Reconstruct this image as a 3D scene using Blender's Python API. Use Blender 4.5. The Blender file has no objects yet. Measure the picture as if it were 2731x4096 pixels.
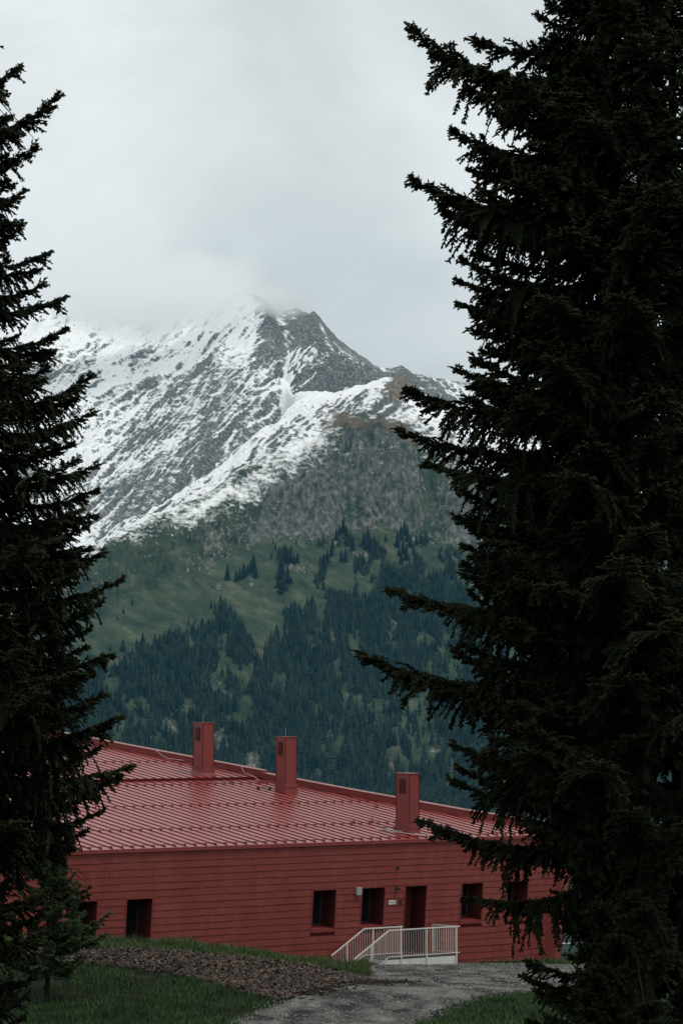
import bpy, math, random
import numpy as np
from mathutils import Vector, Matrix

SC = bpy.context.scene
COL = SC.collection
rad = math.radians
rng = np.random.default_rng(7)
random.seed(7)

# ------------------------------------------------------------------ camera
FPX, CX, CY, HOR = 10000.0, 1365.5, 2048.0, 2875.0     # focal length in photo pixels (about 85 mm equivalent)
PITCH = math.atan((HOR - CY) / FPX)
cam = bpy.data.objects.new('camera', bpy.data.cameras.new('camera'))
COL.objects.link(cam)
cam.data.sensor_fit = 'VERTICAL'
cam.data.sensor_height = 24.0
cam.data.lens = 24.0 * FPX / 4096.0
cam.data.clip_start = 0.1
cam.data.clip_end = 30000.0
cam.location = (0, 0, 0)
cam.rotation_euler = (math.pi / 2 + PITCH, 0, 0)
SC.camera = cam

# ------------------------------------------------------------------ sky, sun, exposure
SUN_EL, SUN_AZ = rad(66), rad(115)          # azimuth clockwise from +Y
w = bpy.data.worlds.new('World'); SC.world = w; w.use_nodes = True
nt = w.node_tree; nt.nodes.clear()
N = nt.nodes.new; LK = nt.links.new
o_ = N('ShaderNodeOutputWorld'); bg = N('ShaderNodeBackground'); bg.inputs[1].default_value = 0.1
sky = N('ShaderNodeTexSky'); sky.sky_type = 'NISHITA'; sky.sun_disc = False
sky.sun_elevation = SUN_EL; sky.sun_rotation = SUN_AZ; sky.altitude = 1500
tc = N('ShaderNodeTexCoord'); mp = N('ShaderNodeMapping'); mp.inputs['Scale'].default_value = (1, 1, 1.6)
n1 = N('ShaderNodeTexNoise'); n1.inputs['Scale'].default_value = 5.5; n1.inputs['Detail'].default_value = 6; n1.inputs['Roughness'].default_value = 0.5
n1.inputs['Distortion'].default_value = 0.5
cr = N('ShaderNodeValToRGB')
cr.color_ramp.elements[0].position = 0.34; cr.color_ramp.elements[0].color = (0.60, 0.645, 0.648, 1)
cr.color_ramp.elements[1].position = 0.62; cr.color_ramp.elements[1].color = (0.875, 0.915, 0.905, 1)
sc_ = N('ShaderNodeVectorMath'); sc_.operation = 'SCALE'; sc_.inputs['Scale'].default_value = 10.0
mx = N('ShaderNodeMix'); mx.data_type = 'RGBA'; mx.inputs['Factor'].default_value = 0.98
LK(tc.outputs['Generated'], mp.inputs['Vector']); LK(mp.outputs[0], n1.inputs['Vector']); LK(n1.outputs['Fac'], cr.inputs[0])
LK(cr.outputs[0], sc_.inputs[0]); LK(sky.outputs[0], mx.inputs['A']); LK(sc_.outputs[0], mx.inputs['B'])
LK(mx.outputs['Result'], bg.inputs[0]); LK(bg.outputs[0], o_.inputs[0])

sl = bpy.data.lights.new('sun', 'SUN'); sl.energy = 1.5; sl.angle = rad(14); sl.color = (1.0, 0.955, 0.89)
sun = bpy.data.objects.new('sun', sl); COL.objects.link(sun)
sdir = Vector((math.sin(SUN_AZ) * math.cos(SUN_EL), math.cos(SUN_AZ) * math.cos(SUN_EL), math.sin(SUN_EL)))
sun.rotation_euler = sdir.to_track_quat('Z', 'Y').to_euler()

SC.view_settings.view_transform = 'Standard'; SC.view_settings.look = 'None'
SC.view_settings.exposure = 0.0; SC.view_settings.gamma = 1.0; SC.view_settings.use_curve_mapping = False
SC.render.engine = 'CYCLES'
SC.cycles.max_bounces = 10; SC.cycles.diffuse_bounces = 2; SC.cycles.glossy_bounces = 2
SC.cycles.transmission_bounces = 4; SC.cycles.transparent_max_bounces = 8; SC.cycles.volume_bounces = 8
SC.cycles.caustics_reflective = False; SC.cycles.caustics_refractive = False
SC.cycles.use_denoising = True

# ------------------------------------------------------------------ helpers
def ray(x, y):
    """direction per metre of forward distance of a photo pixel"""
    s, c = math.sin(PITCH), math.cos(PITCH)
    a, b = (x - CX) / FPX, -(y - CY) / FPX
    v = np.array([a, c - b * s, s + b * c])
    return v / v[1]

def at(x, y, d):
    return ray(x, y) * d

def to_px(P):
    s, c = math.sin(PITCH), math.cos(PITCH)
    d = P[:, 1] * c + P[:, 2] * s
    return CX + FPX * P[:, 0] / d, CY - FPX * (-P[:, 1] * s + P[:, 2] * c) / d

def tag(o, label=None, cat=None, group=None, kind=None):
    if label: o['label'] = label
    if cat: o['category'] = cat
    if group: o['group'] = group
    if kind: o['kind'] = kind
    return o

def link(name, me, mat=None, parent=None, smooth=False):
    o = bpy.data.objects.new(name, me)
    COL.objects.link(o)
    if mat is not None and len(me.materials) == 0: me.materials.append(mat)
    if parent is not None: o.parent = parent
    if smooth: me.polygons.foreach_set('use_smooth', np.ones(len(me.polygons), dtype=bool))
    return o

def empty(name, loc=(0, 0, 0), parent=None):
    o = bpy.data.objects.new(name, None); COL.objects.link(o); o.location = loc; o.empty_display_size = 0.2
    if parent is not None: o.parent = parent
    return o

def mesh_np(name, V, Fc):
    """V n x 3, Fc m x k (k = 3 or 4)"""
    V = np.ascontiguousarray(V, dtype=np.float32); Fc = np.ascontiguousarray(Fc, dtype=np.int32)
    me = bpy.data.meshes.new(name)
    k = Fc.shape[1]
    me.vertices.add(len(V)); me.vertices.foreach_set('co', V.ravel())
    me.loops.add(Fc.size); me.loops.foreach_set('vertex_index', Fc.ravel())
    me.polygons.add(len(Fc)); me.polygons.foreach_set('loop_start', np.arange(0, Fc.size, k, dtype=np.int32))
    me.update(calc_edges=True); me.validate()
    return me

def add_attr(me, name, vals):
    a = me.attributes.new(name, 'FLOAT', 'POINT'); a.data.foreach_set('value', np.ascontiguousarray(vals, dtype=np.float32))

def add_col(me, name, vals):
    a = me.attributes.new(name, 'FLOAT_COLOR', 'POINT')
    v = np.ones((len(vals), 4), dtype=np.float32); v[:, :3] = vals
    a.data.foreach_set('color', v.ravel())

class MB:
    """collects boxes, prisms and tubes into one mesh"""
    def __init__(s): s.v = []; s.f = []
    def poly(s, pts, faces):
        b = len(s.v); s.v += [tuple(map(float, p)) for p in pts]; s.f += [tuple(b + i for i in f) for f in faces]
    def hexa(s, p):
        s.poly(p, [(0, 3, 2, 1), (4, 5, 6, 7), (0, 1, 5, 4), (1, 2, 6, 5), (2, 3, 7, 6), (3, 0, 4, 7)])
    def box(s, x0, x1, y0, y1, z0, z1, M=None):
        p = [(x0, y0, z0), (x1, y0, z0), (x1, y1, z0), (x0, y1, z0), (x0, y0, z1), (x1, y0, z1), (x1, y1, z1), (x0, y1, z1)]
        if M is not None: p = [M @ Vector(q) for q in p]
        s.hexa(p)
    def bar(s, a, b, wd, hg, up=(0, 0, 1)):
        a, b = Vector(a), Vector(b); d = (b - a).normalized(); u = Vector(up)
        r = d.cross(u)
        if r.length < 1e-5: r = d.cross(Vector((1, 0, 0)))
        r.normalize(); t = r.cross(d).normalized()
        c = []
        for P in (a, b):
            c += [P - r * wd / 2 - t * hg / 2, P + r * wd / 2 - t * hg / 2, P + r * wd / 2 + t * hg / 2, P - r * wd / 2 + t * hg / 2]
        s.poly(c, [(0, 1, 2, 3), (7, 6, 5, 4), (0, 4, 5, 1), (1, 5, 6, 2), (2, 6, 7, 3), (3, 7, 4, 0)])
    def tube(s, pts, r, k=6):
        pts = [Vector(p) for p in pts]; rs = r if isinstance(r, (list, tuple)) else [r] * len(pts)
        rings = []
        for i, P in enumerate(pts):
            d = (pts[min(i + 1, len(pts) - 1)] - pts[max(i - 1, 0)]).normalized()
            a = d.cross(Vector((0.03, 0.02, 1))) if abs(d.z) < 0.95 else d.cross(Vector((1, 0, 0)))
            a.normalize(); b = d.cross(a)
            rings.append([P + (a * math.cos(2 * math.pi * j / k) + b * math.sin(2 * math.pi * j / k)) * rs[i] for j in range(k)])
        f = []
        for i in range(len(pts) - 1):
            for j in range(k): f.append((i * k + j, i * k + (j + 1) % k, (i + 1) * k + (j + 1) % k, (i + 1) * k + j))
        f.append(tuple(range(k))[::-1]); f.append(tuple((len(pts) - 1) * k + j for j in range(k)))
        s.poly([p for R in rings for p in R], f)
    def mesh(s, name):
        me = bpy.data.meshes.new(name); me.from_pydata(s.v, [], s.f); me.update(); return me
    def build(s, name, mat, parent=None):
        return link(name, s.mesh(name), mat, parent)

# ---- noise
def hash2(ix, iy, seed):
    h = (ix.astype(np.int64) * 374761393 + iy.astype(np.int64) * 668265263 + seed * 974634777) & 0xFFFFFFFF
    h = ((h ^ (h >> 13)) * 1274126177) & 0xFFFFFFFF
    h = h ^ (h >> 16)
    return (h & 0xFFFF) / 65535.0

def vnoise(x, y, seed=0):
    ix, iy = np.floor(x), np.floor(y); fx, fy = x - ix, y - iy
    fx = fx * fx * fx * (fx * (fx * 6 - 15) + 10); fy = fy * fy * fy * (fy * (fy * 6 - 15) + 10)
    ix = ix.astype(np.int64); iy = iy.astype(np.int64)
    a = hash2(ix, iy, seed); b = hash2(ix + 1, iy, seed); c = hash2(ix, iy + 1, seed); d = hash2(ix + 1, iy + 1, seed)
    return (a + (b - a) * fx) * (1 - fy) + (c + (d - c) * fx) * fy

def fbm(x, y, oct=5, seed=0, gain=0.5, ridged=False):
    s = np.zeros_like(x); amp = 1.0; tot = 0.0
    for i in range(oct):
        v = vnoise(x * 2.03 ** i + 17.3 * i, y * 2.03 ** i - 9.1 * i, seed + i * 13)
        if ridged: v = 1 - np.abs(2 * v - 1)
        s += amp * v; tot += amp; amp *= gain
    return s / tot

# ---- materials
def new_mat(name):
    m = bpy.data.materials.new(name); m.use_nodes = True
    return m, m.node_tree, m.node_tree.nodes['Principled BSDF']

def noise_node(t, scale, detail=4, rough=0.55, vec=None, coord='Object', mscale=None):
    nz = t.nodes.new('ShaderNodeTexNoise'); nz.inputs['Scale'].default_value = scale; nz.inputs['Detail'].default_value = detail
    nz.inputs['Roughness'].default_value = rough
    if vec is None:
        c = t.nodes.new('ShaderNodeTexCoord'); vec = c.outputs[coord]
    if mscale is not None:
        mp = t.nodes.new('ShaderNodeMapping'); mp.inputs['Scale'].default_value = mscale; t.links.new(vec, mp.inputs['Vector']); vec = mp.outputs[0]
    t.links.new(vec, nz.inputs['Vector'])
    return nz

def ramp(t, src, stops):
    r = t.nodes.new('ShaderNodeValToRGB'); els = r.color_ramp.elements
    while len(els) < len(stops): els.new(0.5)
    for e, (p, c) in zip(els, stops): e.position = p; e.color = (*c, 1)
    t.links.new(src, r.inputs[0]); return r

def simple_mat(name, col, rough=0.6, var=0.12, scale=6.0, bump=0.0, bscale=40.0, metal=0.0, spec=0.5, coord='Object', mscale=None):
    m, t, b = new_mat(name)
    nz = noise_node(t, scale, 5, coord=coord, mscale=mscale)
    lo = tuple(c * (1 - var) for c in col); hi = tuple(min(1, c * (1 + var)) for c in col)
    r = ramp(t, nz.outputs['Fac'], [(0.3, lo), (0.7, hi)])
    t.links.new(r.outputs[0], b.inputs['Base Color'])
    b.inputs['Roughness'].default_value = rough; b.inputs['Metallic'].default_value = metal
    b.inputs['Specular IOR Level'].default_value = spec
    if bump:
        n2 = noise_node(t, bscale, 4, coord=coord)
        bp = t.nodes.new('ShaderNodeBump'); bp.inputs['Strength'].default_value = bump; bp.inputs['Distance'].default_value = 0.02
        t.links.new(n2.outputs['Fac'], bp.inputs['Height']); t.links.new(bp.outputs[0], b.inputs['Normal'])
    return m

M = {}
RED = (0.210, 0.041, 0.033)
M['wall_red'] = simple_mat('red_siding', RED, 0.55, 0.07, 2.2, bump=0.12, bscale=60, spec=0.35)
m, t, b = new_mat('red_siding_worn'); M['wall_red'] = m
nA_ = noise_node(t, 1.4, 6, 0.65, coord='Object', mscale=(1.0, 1.0, 0.18)); nB_ = noise_node(t, 7.0, 5, 0.6); nC_ = noise_node(t, 0.35, 3, 0.5)
q1 = t.nodes.new('ShaderNodeMath'); q1.operation = 'MULTIPLY_ADD'; q1.inputs[1].default_value = 0.5; t.links.new(nB_.outputs['Fac'], q1.inputs[0]); t.links.new(nA_.outputs['Fac'], q1.inputs[2])
q2 = t.nodes.new('ShaderNodeMath'); q2.operation = 'MULTIPLY_ADD'; q2.inputs[1].default_value = 0.5; t.links.new(nC_.outputs['Fac'], q2.inputs[0]); t.links.new(q1.outputs[0], q2.inputs[2])
r_ = ramp(t, q2.outputs[0], [(0.70, tuple(c * 0.88 for c in RED)), (0.95, RED), (1.0, RED), (1.25, (RED[0] * 1.08, RED[1] * 1.22, RED[2] * 1.22))]); t.links.new(r_.outputs[0], b.inputs['Base Color'])
b.inputs['Roughness'].default_value = 0.6; b.inputs['Specular IOR Level'].default_value = 0.3
bp = t.nodes.new('ShaderNodeBump'); bp.inputs['Strength'].default_value = 0.15; bp.inputs['Distance'].default_value = 0.02; t.links.new(nB_.outputs['Fac'], bp.inputs['Height']); t.links.new(bp.outputs[0], b.inputs['Normal'])
M['roof_red'] = simple_mat('red_roof_sheet', (0.26, 0.050, 0.044), 0.36, 0.10, 0.9, bump=0.03, bscale=5, spec=0.6)
M['trim_red'] = simple_mat('red_trim', (0.20, 0.036, 0.032), 0.5, 0.06, 3, spec=0.4)
M['seam_red'] = simple_mat('red_seam', (0.09, 0.012, 0.011), 0.7, 0.1, 3, spec=0.12)
M['coping'] = simple_mat('pale_coping', (0.24, 0.085, 0.075), 0.45, 0.2, 2)
M['rail_white'] = simple_mat('white_rail_paint', (0.62, 0.60, 0.57), 0.45, 0.06, 5)
M['concrete'] = simple_mat('pale_concrete', (0.56, 0.57, 0.54), 0.8, 0.12, 2.5, bump=0.2)
M['grey_metal'] = simple_mat('grey_metal', (0.33, 0.34, 0.34), 0.5, 0.08, 5)
M['dark'] = simple_mat('dark_plastic', (0.02, 0.02, 0.022), 0.5, 0.2, 5)
M['wire'] = simple_mat('bright_wire', (0.55, 0.5, 0.47), 0.4, 0.1, 5, metal=0.3)
M['reveal'] = simple_mat('shaded_red_reveal', (0.085, 0.016, 0.015), 0.6, 0.08, 3, spec=0.3)  # lining red darkened, so the recess's shade is partly in the colour
M['frame_dark'] = simple_mat('dark_frame', (0.055, 0.058, 0.060), 0.5, 0.2, 5)
M['door'] = simple_mat('brown_red_door', (0.12, 0.022, 0.020), 0.5, 0.1, 4)
M['bark'] = simple_mat('spruce_bark', (0.022, 0.018, 0.014), 0.95, 0.4, 9, bump=0.8, bscale=14, spec=0.05)
M['cross'] = simple_mat('weathered_wood', (0.35, 0.34, 0.32), 0.8, 0.1, 1)
M['cable'] = simple_mat('steel_cable', (0.30, 0.31, 0.31), 0.4, 0.1, 5, metal=0.5)
g, t, b = new_mat('window_glass'); M['glass'] = g
b.inputs['Base Color'].default_value = (0.012, 0.014, 0.016, 1); b.inputs['Roughness'].default_value = 0.08; b.inputs['Specular IOR Level'].default_value = 0.5
nz = noise_node(t, 2.0, 2); r_ = ramp(t, nz.outputs['Fac'], [(0.3, (0.008, 0.010, 0.011)), (0.7, (0.018, 0.020, 0.022))]); t.links.new(r_.outputs[0], b.inputs['Base Color'])

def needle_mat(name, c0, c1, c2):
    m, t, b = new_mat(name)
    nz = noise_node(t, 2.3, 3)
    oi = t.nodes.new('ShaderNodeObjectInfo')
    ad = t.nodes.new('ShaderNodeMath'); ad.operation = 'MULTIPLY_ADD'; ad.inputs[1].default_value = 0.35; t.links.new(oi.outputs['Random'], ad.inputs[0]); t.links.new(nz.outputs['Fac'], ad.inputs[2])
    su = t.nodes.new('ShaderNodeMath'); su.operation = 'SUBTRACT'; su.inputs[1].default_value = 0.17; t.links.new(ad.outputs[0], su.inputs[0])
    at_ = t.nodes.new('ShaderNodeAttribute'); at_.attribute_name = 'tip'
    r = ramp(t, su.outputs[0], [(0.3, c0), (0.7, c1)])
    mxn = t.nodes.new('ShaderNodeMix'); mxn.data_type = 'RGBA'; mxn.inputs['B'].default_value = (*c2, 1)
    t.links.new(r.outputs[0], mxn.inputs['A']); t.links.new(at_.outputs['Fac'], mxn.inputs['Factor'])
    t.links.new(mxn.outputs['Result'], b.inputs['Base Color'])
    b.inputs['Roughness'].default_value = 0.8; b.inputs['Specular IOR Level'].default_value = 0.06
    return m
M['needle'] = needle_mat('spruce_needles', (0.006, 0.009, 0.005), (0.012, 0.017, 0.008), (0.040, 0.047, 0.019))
M['needle_b'] = needle_mat('spruce_needles_fresh', (0.015, 0.026, 0.014), (0.026, 0.042, 0.019), (0.060, 0.080, 0.032))

# ================================================================== MOUNTAIN
def interp(x, pts):
    xs, ys = zip(*pts); return np.interp(x, xs, ys)

# photo columns (x), heights and distances of the breaks of the slope
R_Y = [(-400, 1480), (-100, 1330), (60, 1262), (150, 1232), (260, 1216), (400, 1206), (470, 1205), (560, 1196), (640, 1172), (700, 1142), (760, 1122), (860, 1130),
       (960, 1154), (1030, 1182), (1058, 1200), (1082, 1228), (1110, 1256), (1150, 1246), (1186, 1238), (1215, 1252), (1235, 1258), (1252, 1246), (1275, 1266), (1300, 1300),
       (1345, 1352), (1400, 1392), (1480, 1446), (1530, 1473), (1565, 1476), (1610, 1466), (1660, 1494), (1720, 1506), (1800, 1521), (1870, 1531), (1950, 1532), (2100, 1560), (2400, 1620), (3200, 1780)]
R_D = [(-400, 6300), (0, 6500), (400, 6500), (760, 6546), (960, 6200), (1075, 5950), (1252, 5980), (1400, 6080), (1530, 6200), (1660, 6300), (1950, 6500), (2400, 6700), (3200, 6900)]
C_Y = [(-400, 2480), (200, 2300), (700, 1790), (1000, 1570), (1110, 1520), (1180, 1556), (1250, 1562), (1340, 1570), (1400, 1551), (1470, 1531), (1520, 1514), (1545, 1511), (1575, 1516), (1600, 1527), (1650, 1562), (1700, 1600), (1900, 1700), (2400, 1900), (3200, 2200)]
C_D = [(-400, 4500), (200, 4700), (700, 5200), (1110, 5350), (1180, 5180), (1340, 5060), (1470, 5015), (1545, 5000), (1600, 4990), (1700, 4950), (2400, 4800), (3200, 4700)]
S_Y = [(-400, 2560), (200, 2330), (370, 2225), (700, 2060), (1000, 1905), (1200, 1800), (1300, 1745), (1420, 1690), (1500, 1690), (1600, 1720), (1700, 1790), (1900, 1880), (2400, 2050), (3200, 2300)]
S_D = [(-400, 4250), (200, 4350), (370, 4440), (700, 4590), (1000, 4700), (1300, 4800), (1500, 4800), (1700, 4790), (2400, 4600), (3200, 4500)]
B_Y = [(-400, 2900), (200, 2600), (370, 2480), (700, 2330), (1000, 2150), (1300, 2130), (1500, 2110), (1700, 2120), (1900, 2200), (2400, 2350), (3200, 2500)]
B_D = [(-400, 4050), (200, 4140), (370, 4190), (700, 4340), (1000, 4520), (1300, 4600), (1500, 4610), (1700, 4620), (2400, 4450), (3200, 4350)]

nA = 560
PX = np.linspace(-200, 2800, nA)                       # columns, as photo x
AZ = (PX - CX) / FPX
YS = np.concatenate([np.linspace(2600, 3700, 36, endpoint=False), np.linspace(3700, 4150, 130, endpoint=False), np.linspace(4150, 5100, 390, endpoint=False),
                     np.linspace(5100, 6750, 330, endpoint=False), np.linspace(6750, 7600, 18)])
def elev(py): return np.array([ray(CX, q)[2] for q in py])
prof_d = []; prof_z = []
for name in ('V', 'L', 'B', 'S', 'C', 'K', 'R', 'X'):
    if name == 'V': d = np.full(nA, 2600.0); zz = np.full(nA, -330.0)
    elif name == 'L': d = np.full(nA, 3800.0); zz = elev(np.full(nA, 3190.0)) * d
    elif name in 'BSCR':
        tY, tD = {'B': (B_Y, B_D), 'S': (S_Y, S_D), 'C': (C_Y, C_D), 'R': (R_Y, R_D)}[name]
        d = interp(PX, tD); zz = elev(interp(PX, tY)) * d
    elif name == 'K':   # behind the crest: a bowl on the right, plain slope on the left
        f = np.clip((PX - 1090) / 120, 0, 1)
        dr, zr = interp(PX, R_D), elev(interp(PX, R_Y)) * interp(PX, R_D)
        dc, zc = interp(PX, C_D), elev(interp(PX, C_Y)) * interp(PX, C_D)
        d = dc + 0.45 * (dr - dc)
        zz = (zc + 0.42 * (zr - zc)) * (1 - f) + (zc - 35) * f
    else: d = np.full(nA, 7700.0); zz = prof_z[6] - 0.75 * (7700 - prof_d[6])
    prof_d.append(d); prof_z.append(zz)
prof_d = np.array(prof_d); prof_z = np.array(prof_z)
YY, XX = np.meshgrid(YS, AZ, indexing='ij'); XX = XX * YY
ZB = np.empty_like(YY); SD = np.empty_like(YY)
for j in range(nA):
    ZB[:, j] = np.interp(YS, prof_d[:, j], prof_z[:, j])
    SD[:, j] = prof_d[3, j]
CD = np.broadcast_to(prof_d[4], YY.shape); RD = np.broadcast_to(prof_d[6], YY.shape); BD = np.broadcast_to(prof_d[2], YY.shape)
PXX = np.broadcast_to(PX, YY.shape)
# the bare rock pyramid behind the crest
apx = at(1265, 1352, 5480)
dx, dy = XX - apx[0], YY - apx[1]
pyr = apx[2] - np.maximum(np.where(dx > 0, 0.62 * dx, -0.50 * dx) + np.where(dy < 0, -0.62 * dy, 0.05 * dy), 0) - 0.0
mpyr = np.clip((pyr - ZB) / 12 + 0.5, 0, 1)
Zs = np.maximum(ZB, pyr)
# relief: gullies run down the fall line of each side
onflank = np.clip((YY - SD) / 60, 0, 1)
cl = np.clip((YY - BD) / 40, 0, 1) * np.clip((SD + 30 - YY) / 60, 0, 1)
gx, gy = 0.60, 0.80
al = XX * gx + YY * gy; ac = XX * gy - YY * gx
warp = 80 * (fbm(XX / 260, YY / 260, 4, 3) - 0.5)
g1 = fbm((ac + warp) / 210, al / 900, 2, 11, 0.5, True)
g2 = fbm((ac + 0.7 * warp) / 74, al / 330, 3, 12, 0.55, True)
g4 = fbm((ac + 0.4 * warp) / 11, al / 46, 2, 14, 0.6, True)
g3 = fbm((ac + 0.5 * warp) / 24, al / 90, 4, 13, 0.6, True)
rough = fbm(XX / 70, YY / 70, 6, 21, 0.55) - 0.5
rib = fbm((XX + 0.6 * warp) / 58, YY / 260, 5, 31, 0.62, True) - 0.6
fr = fbm((XX + warp) / 150, YY / 420, 4, 41, 0.5, True) - 0.6
edge_r = np.clip(np.abs(YY - RD) / 120, 0.12, 1); edge_c = np.where(PXX > 1120, np.clip(np.abs(YY - CD) / 90, 0.16, 1), 1.0)
# large gullies behind the spruce on the left side, running up to the right
def groove(x_, y_, d_, wid, dep, top):
    gd = ac + 0.5 * warp - (at(x_, y_, d_)[0] * gy - d_ * gx)
    return dep * np.exp(-np.abs(gd / wid) ** 1.4) * np.clip((top - YY) / 500, 0, 1)
grv = groove(640, 1830, 4900, 42, 46, 6300) + groove(520, 1900, 4800, 30, 30, 5900) + groove(900, 1640, 5250, 26, 24, 6100)
REL = edge_r * edge_c * (onflank * (58 * (g1 - 0.6) + 44 * (g2 - 0.62) + 17 * (g3 - 0.62) + 9 * (g4 - 0.6) + 12 * rough - grv) + cl * (85 * rib + 18 * rough) + (1 - onflank) * (1 - cl) * (30 * fr + 12 * rough)) + 6 * (fbm(XX / 22, YY / 22, 3, 51) - 0.5)
REL = REL + mpyr * edge_c * (34 * (fbm((XX - 0.5 * YY) / 60, YY / 90, 5, 55, 0.55, True) - 0.6))
Zs = Zs + REL

idx = np.arange(YY.size).reshape(YY.shape)
Fq = np.stack([idx[:-1, :-1], idx[:-1, 1:], idx[1:, 1:], idx[1:, :-1]], -1).reshape(-1, 4)
TV = np.stack([XX, YY, Zs], -1).reshape(-1, 3)
me = mesh_np('mountain', TV, Fq)
gzx = np.gradient(Zs, axis=1) / np.gradient(XX, axis=1); gzy = np.gradient(Zs, axis=0) / np.gradient(YY, axis=0)
gzx = gzx - 0  # slope along the ray fan is close enough to the X slope
slope = np.hypot(gzx, gzy)
# what lies where: snow by height above the break, aspect and wind; rock on the ribs of the cliff band and in patches
PYy = CY - FPX * (-YY * math.sin(PITCH) + Zs * math.cos(PITCH)) / (YY * math.cos(PITCH) + Zs * math.sin(PITCH))
big = fbm(XX / 330, YY / 330, 4, 61); mid = fbm((ac + warp) / 60, al / 420, 5, 71, 0.6)
dsl = np.gradient(REL, axis=1) / np.gradient(XX, axis=1)          # how the small relief faces: gully sides turned right lose their snow
smax = SD
above = YY - smax
snow = 0.30 + 0.72 * np.clip((above + 430 * (mid - 0.5) + 95) / 310, -0.6, 1)
face = np.clip(-dsl * 0.75 - 0.05, 0, 1) * onflank
snow = np.where(above > -150, snow - 0.66 * face * (0.5 + 0.9 * big) - 0.46 * np.clip((0.47 - big) * 4.5, 0, 1) * onflank * np.clip((above - 150) / 200, 0, 1) * (PXX < 1150), snow)
snow += (0.0 + 0.15 * np.exp(-((above - 170) / 260) ** 2) * np.clip((PXX - 450) / 350, 0, 1)) * (above > -20)
snow += 0.34 * np.clip(dsl * 1.1, 0, 1) * onflank * (PXX < 1120)
left = np.clip((1000 - PXX) / 400, 0, 1)
snow -= 0.10 * left * np.clip((PYy - 1400) / 300, 0, 1)
snow -= 0.60 * mpyr * np.clip((-gzx + 0.35) * 3, 0, 1) * (dx > -60)
crest = np.exp(-((YY - RD) / 60) ** 2) * np.clip((PXX - 820) / 150, 0, 1)
snow -= crest * np.clip((1500 - PXX) / 200, 0.35, 1) * (0.45 + 1.2 * (fbm(XX / 30, YY / 30, 4, 93) - 0.5))
hz = np.clip((PXX - 1000) / 70, 0, 1) * (YY > CD + 120) * (1 - mpyr)
snow -= hz * (0.62 - 0.16 * np.clip((PXX - 1250) / 150, 0, 1) - 1.5 * (fbm((XX + 0.5 * YY) / 34, YY / 110, 5, 91, 0.6) - 0.5))
knob = np.exp(-(((PXX - 1595) / 52) ** 2 + ((PYy - 1550) / 50) ** 2))
snow -= 0.7 * knob
snow -= 0.35 * np.clip((PXX - 1330) / 130, 0, 1) * np.clip((CD - YY) / 120, 0, 1) * np.clip((mid - 0.40) * 4, 0, 1)
brown = np.clip(np.exp(-((above - 10) / 75) ** 2) * np.clip((PXX - 900) / 500, 0.12, 1) * (0.05 + 3.4 * (fbm(XX / 120, YY / 120, 4, 67) - 0.46)) + 1.6 * knob + 0.55 * np.exp(-(((PXX - 1400) / 130) ** 2 + ((PYy - 1690) / 55) ** 2)) + 0.45 * mpyr * (np.abs(dx) < 260) * np.clip((fbm(XX / 90, YY / 90, 4, 66) - 0.40) * 5, 0, 1), 0, 1)
clr = np.clip((YY - BD + 45 - 110 * (fbm(XX / 90, YY / 300, 4, 131) - 0.5)) / 50, 0, 1) * np.clip((SD + 60 * (fbm(XX / 60, YY / 60, 4, 132) - 0.5) - YY) / 60, 0, 1)
snow -= 0.40 * brown
rock = np.clip(clr * (0.80 + 2.8 * rib) + 0.3 * mpyr, 0, 1) * np.clip((PXX - 640) / 360, 0, 1)  # rock on ribs, grass in gullies; the contrast also paints in rib shading
def blob(x, y, rx, ry): return np.exp(-(((PXX - x) / rx) ** 2 + ((PYy - y) / ry) ** 2))
patches = [(860, 2740, 48, 62), (870, 2960, 60, 75), (680, 2920, 50, 80), (1000, 3060, 40, 55), (1180, 2290, 60, 40), (1340, 2170, 40, 25), (1450, 2215, 60, 15), (1010, 2340, 18, 12), (850, 2340, 60, 16),
           (640, 2390, 40, 14), (1700, 3020, 60, 45), (1560, 3080, 30, 40), (1240, 2680, 20, 30), (930, 3080, 36, 60), (420, 2960, 30, 40), (1700, 2190, 70, 18), (700, 3060, 60, 40), (1120, 2960, 40, 40)]
pr = sum(blob(*q) for q in patches)
rock = np.clip(rock + 0.95 * pr * (2.6 * fbm(XX / 30, YY / 30, 4, 111) - 0.75), 0, 1)
F_EDGE = [(-300, 2900), (200, 2790), (330, 2700), (396, 2640), (450, 2625), (540, 2610), (620, 2540), (715, 2490), (780, 2490), (830, 2480), (880, 2420), (912, 2400), (960, 2440), (1000, 2520), (1060, 2560), (1120, 2480), (1200, 2400),
          (1300, 2400), (1400, 2410), (1480, 2390), (1540, 2340), (1600, 2270), (1660, 2300), (1830, 2330), (1900, 2420), (2400, 2500), (3100, 2600)]
clearings = [(860, 2740, 48, 62), (870, 2960, 60, 75), (680, 2920, 50, 80), (1000, 3060, 40, 55), (1085, 2520, 60, 26), (1045, 2610, 32, 60), (1000, 2680, 40, 30), (1330, 2560, 14, 70), (1352, 2680, 20, 70), (1380, 2800, 22, 70), (1425, 2900, 16, 70), (1240, 2560, 30, 20),
             (1270, 2590, 60, 16), (1700, 2560, 46, 40), (1760, 2620, 30, 40), (1560, 3060, 30, 90), (1700, 3010, 90, 28), (620, 2960, 70, 40), (1230, 2700, 30, 20), (960, 2880, 60, 26), (450, 2740, 40, 50)]
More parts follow.
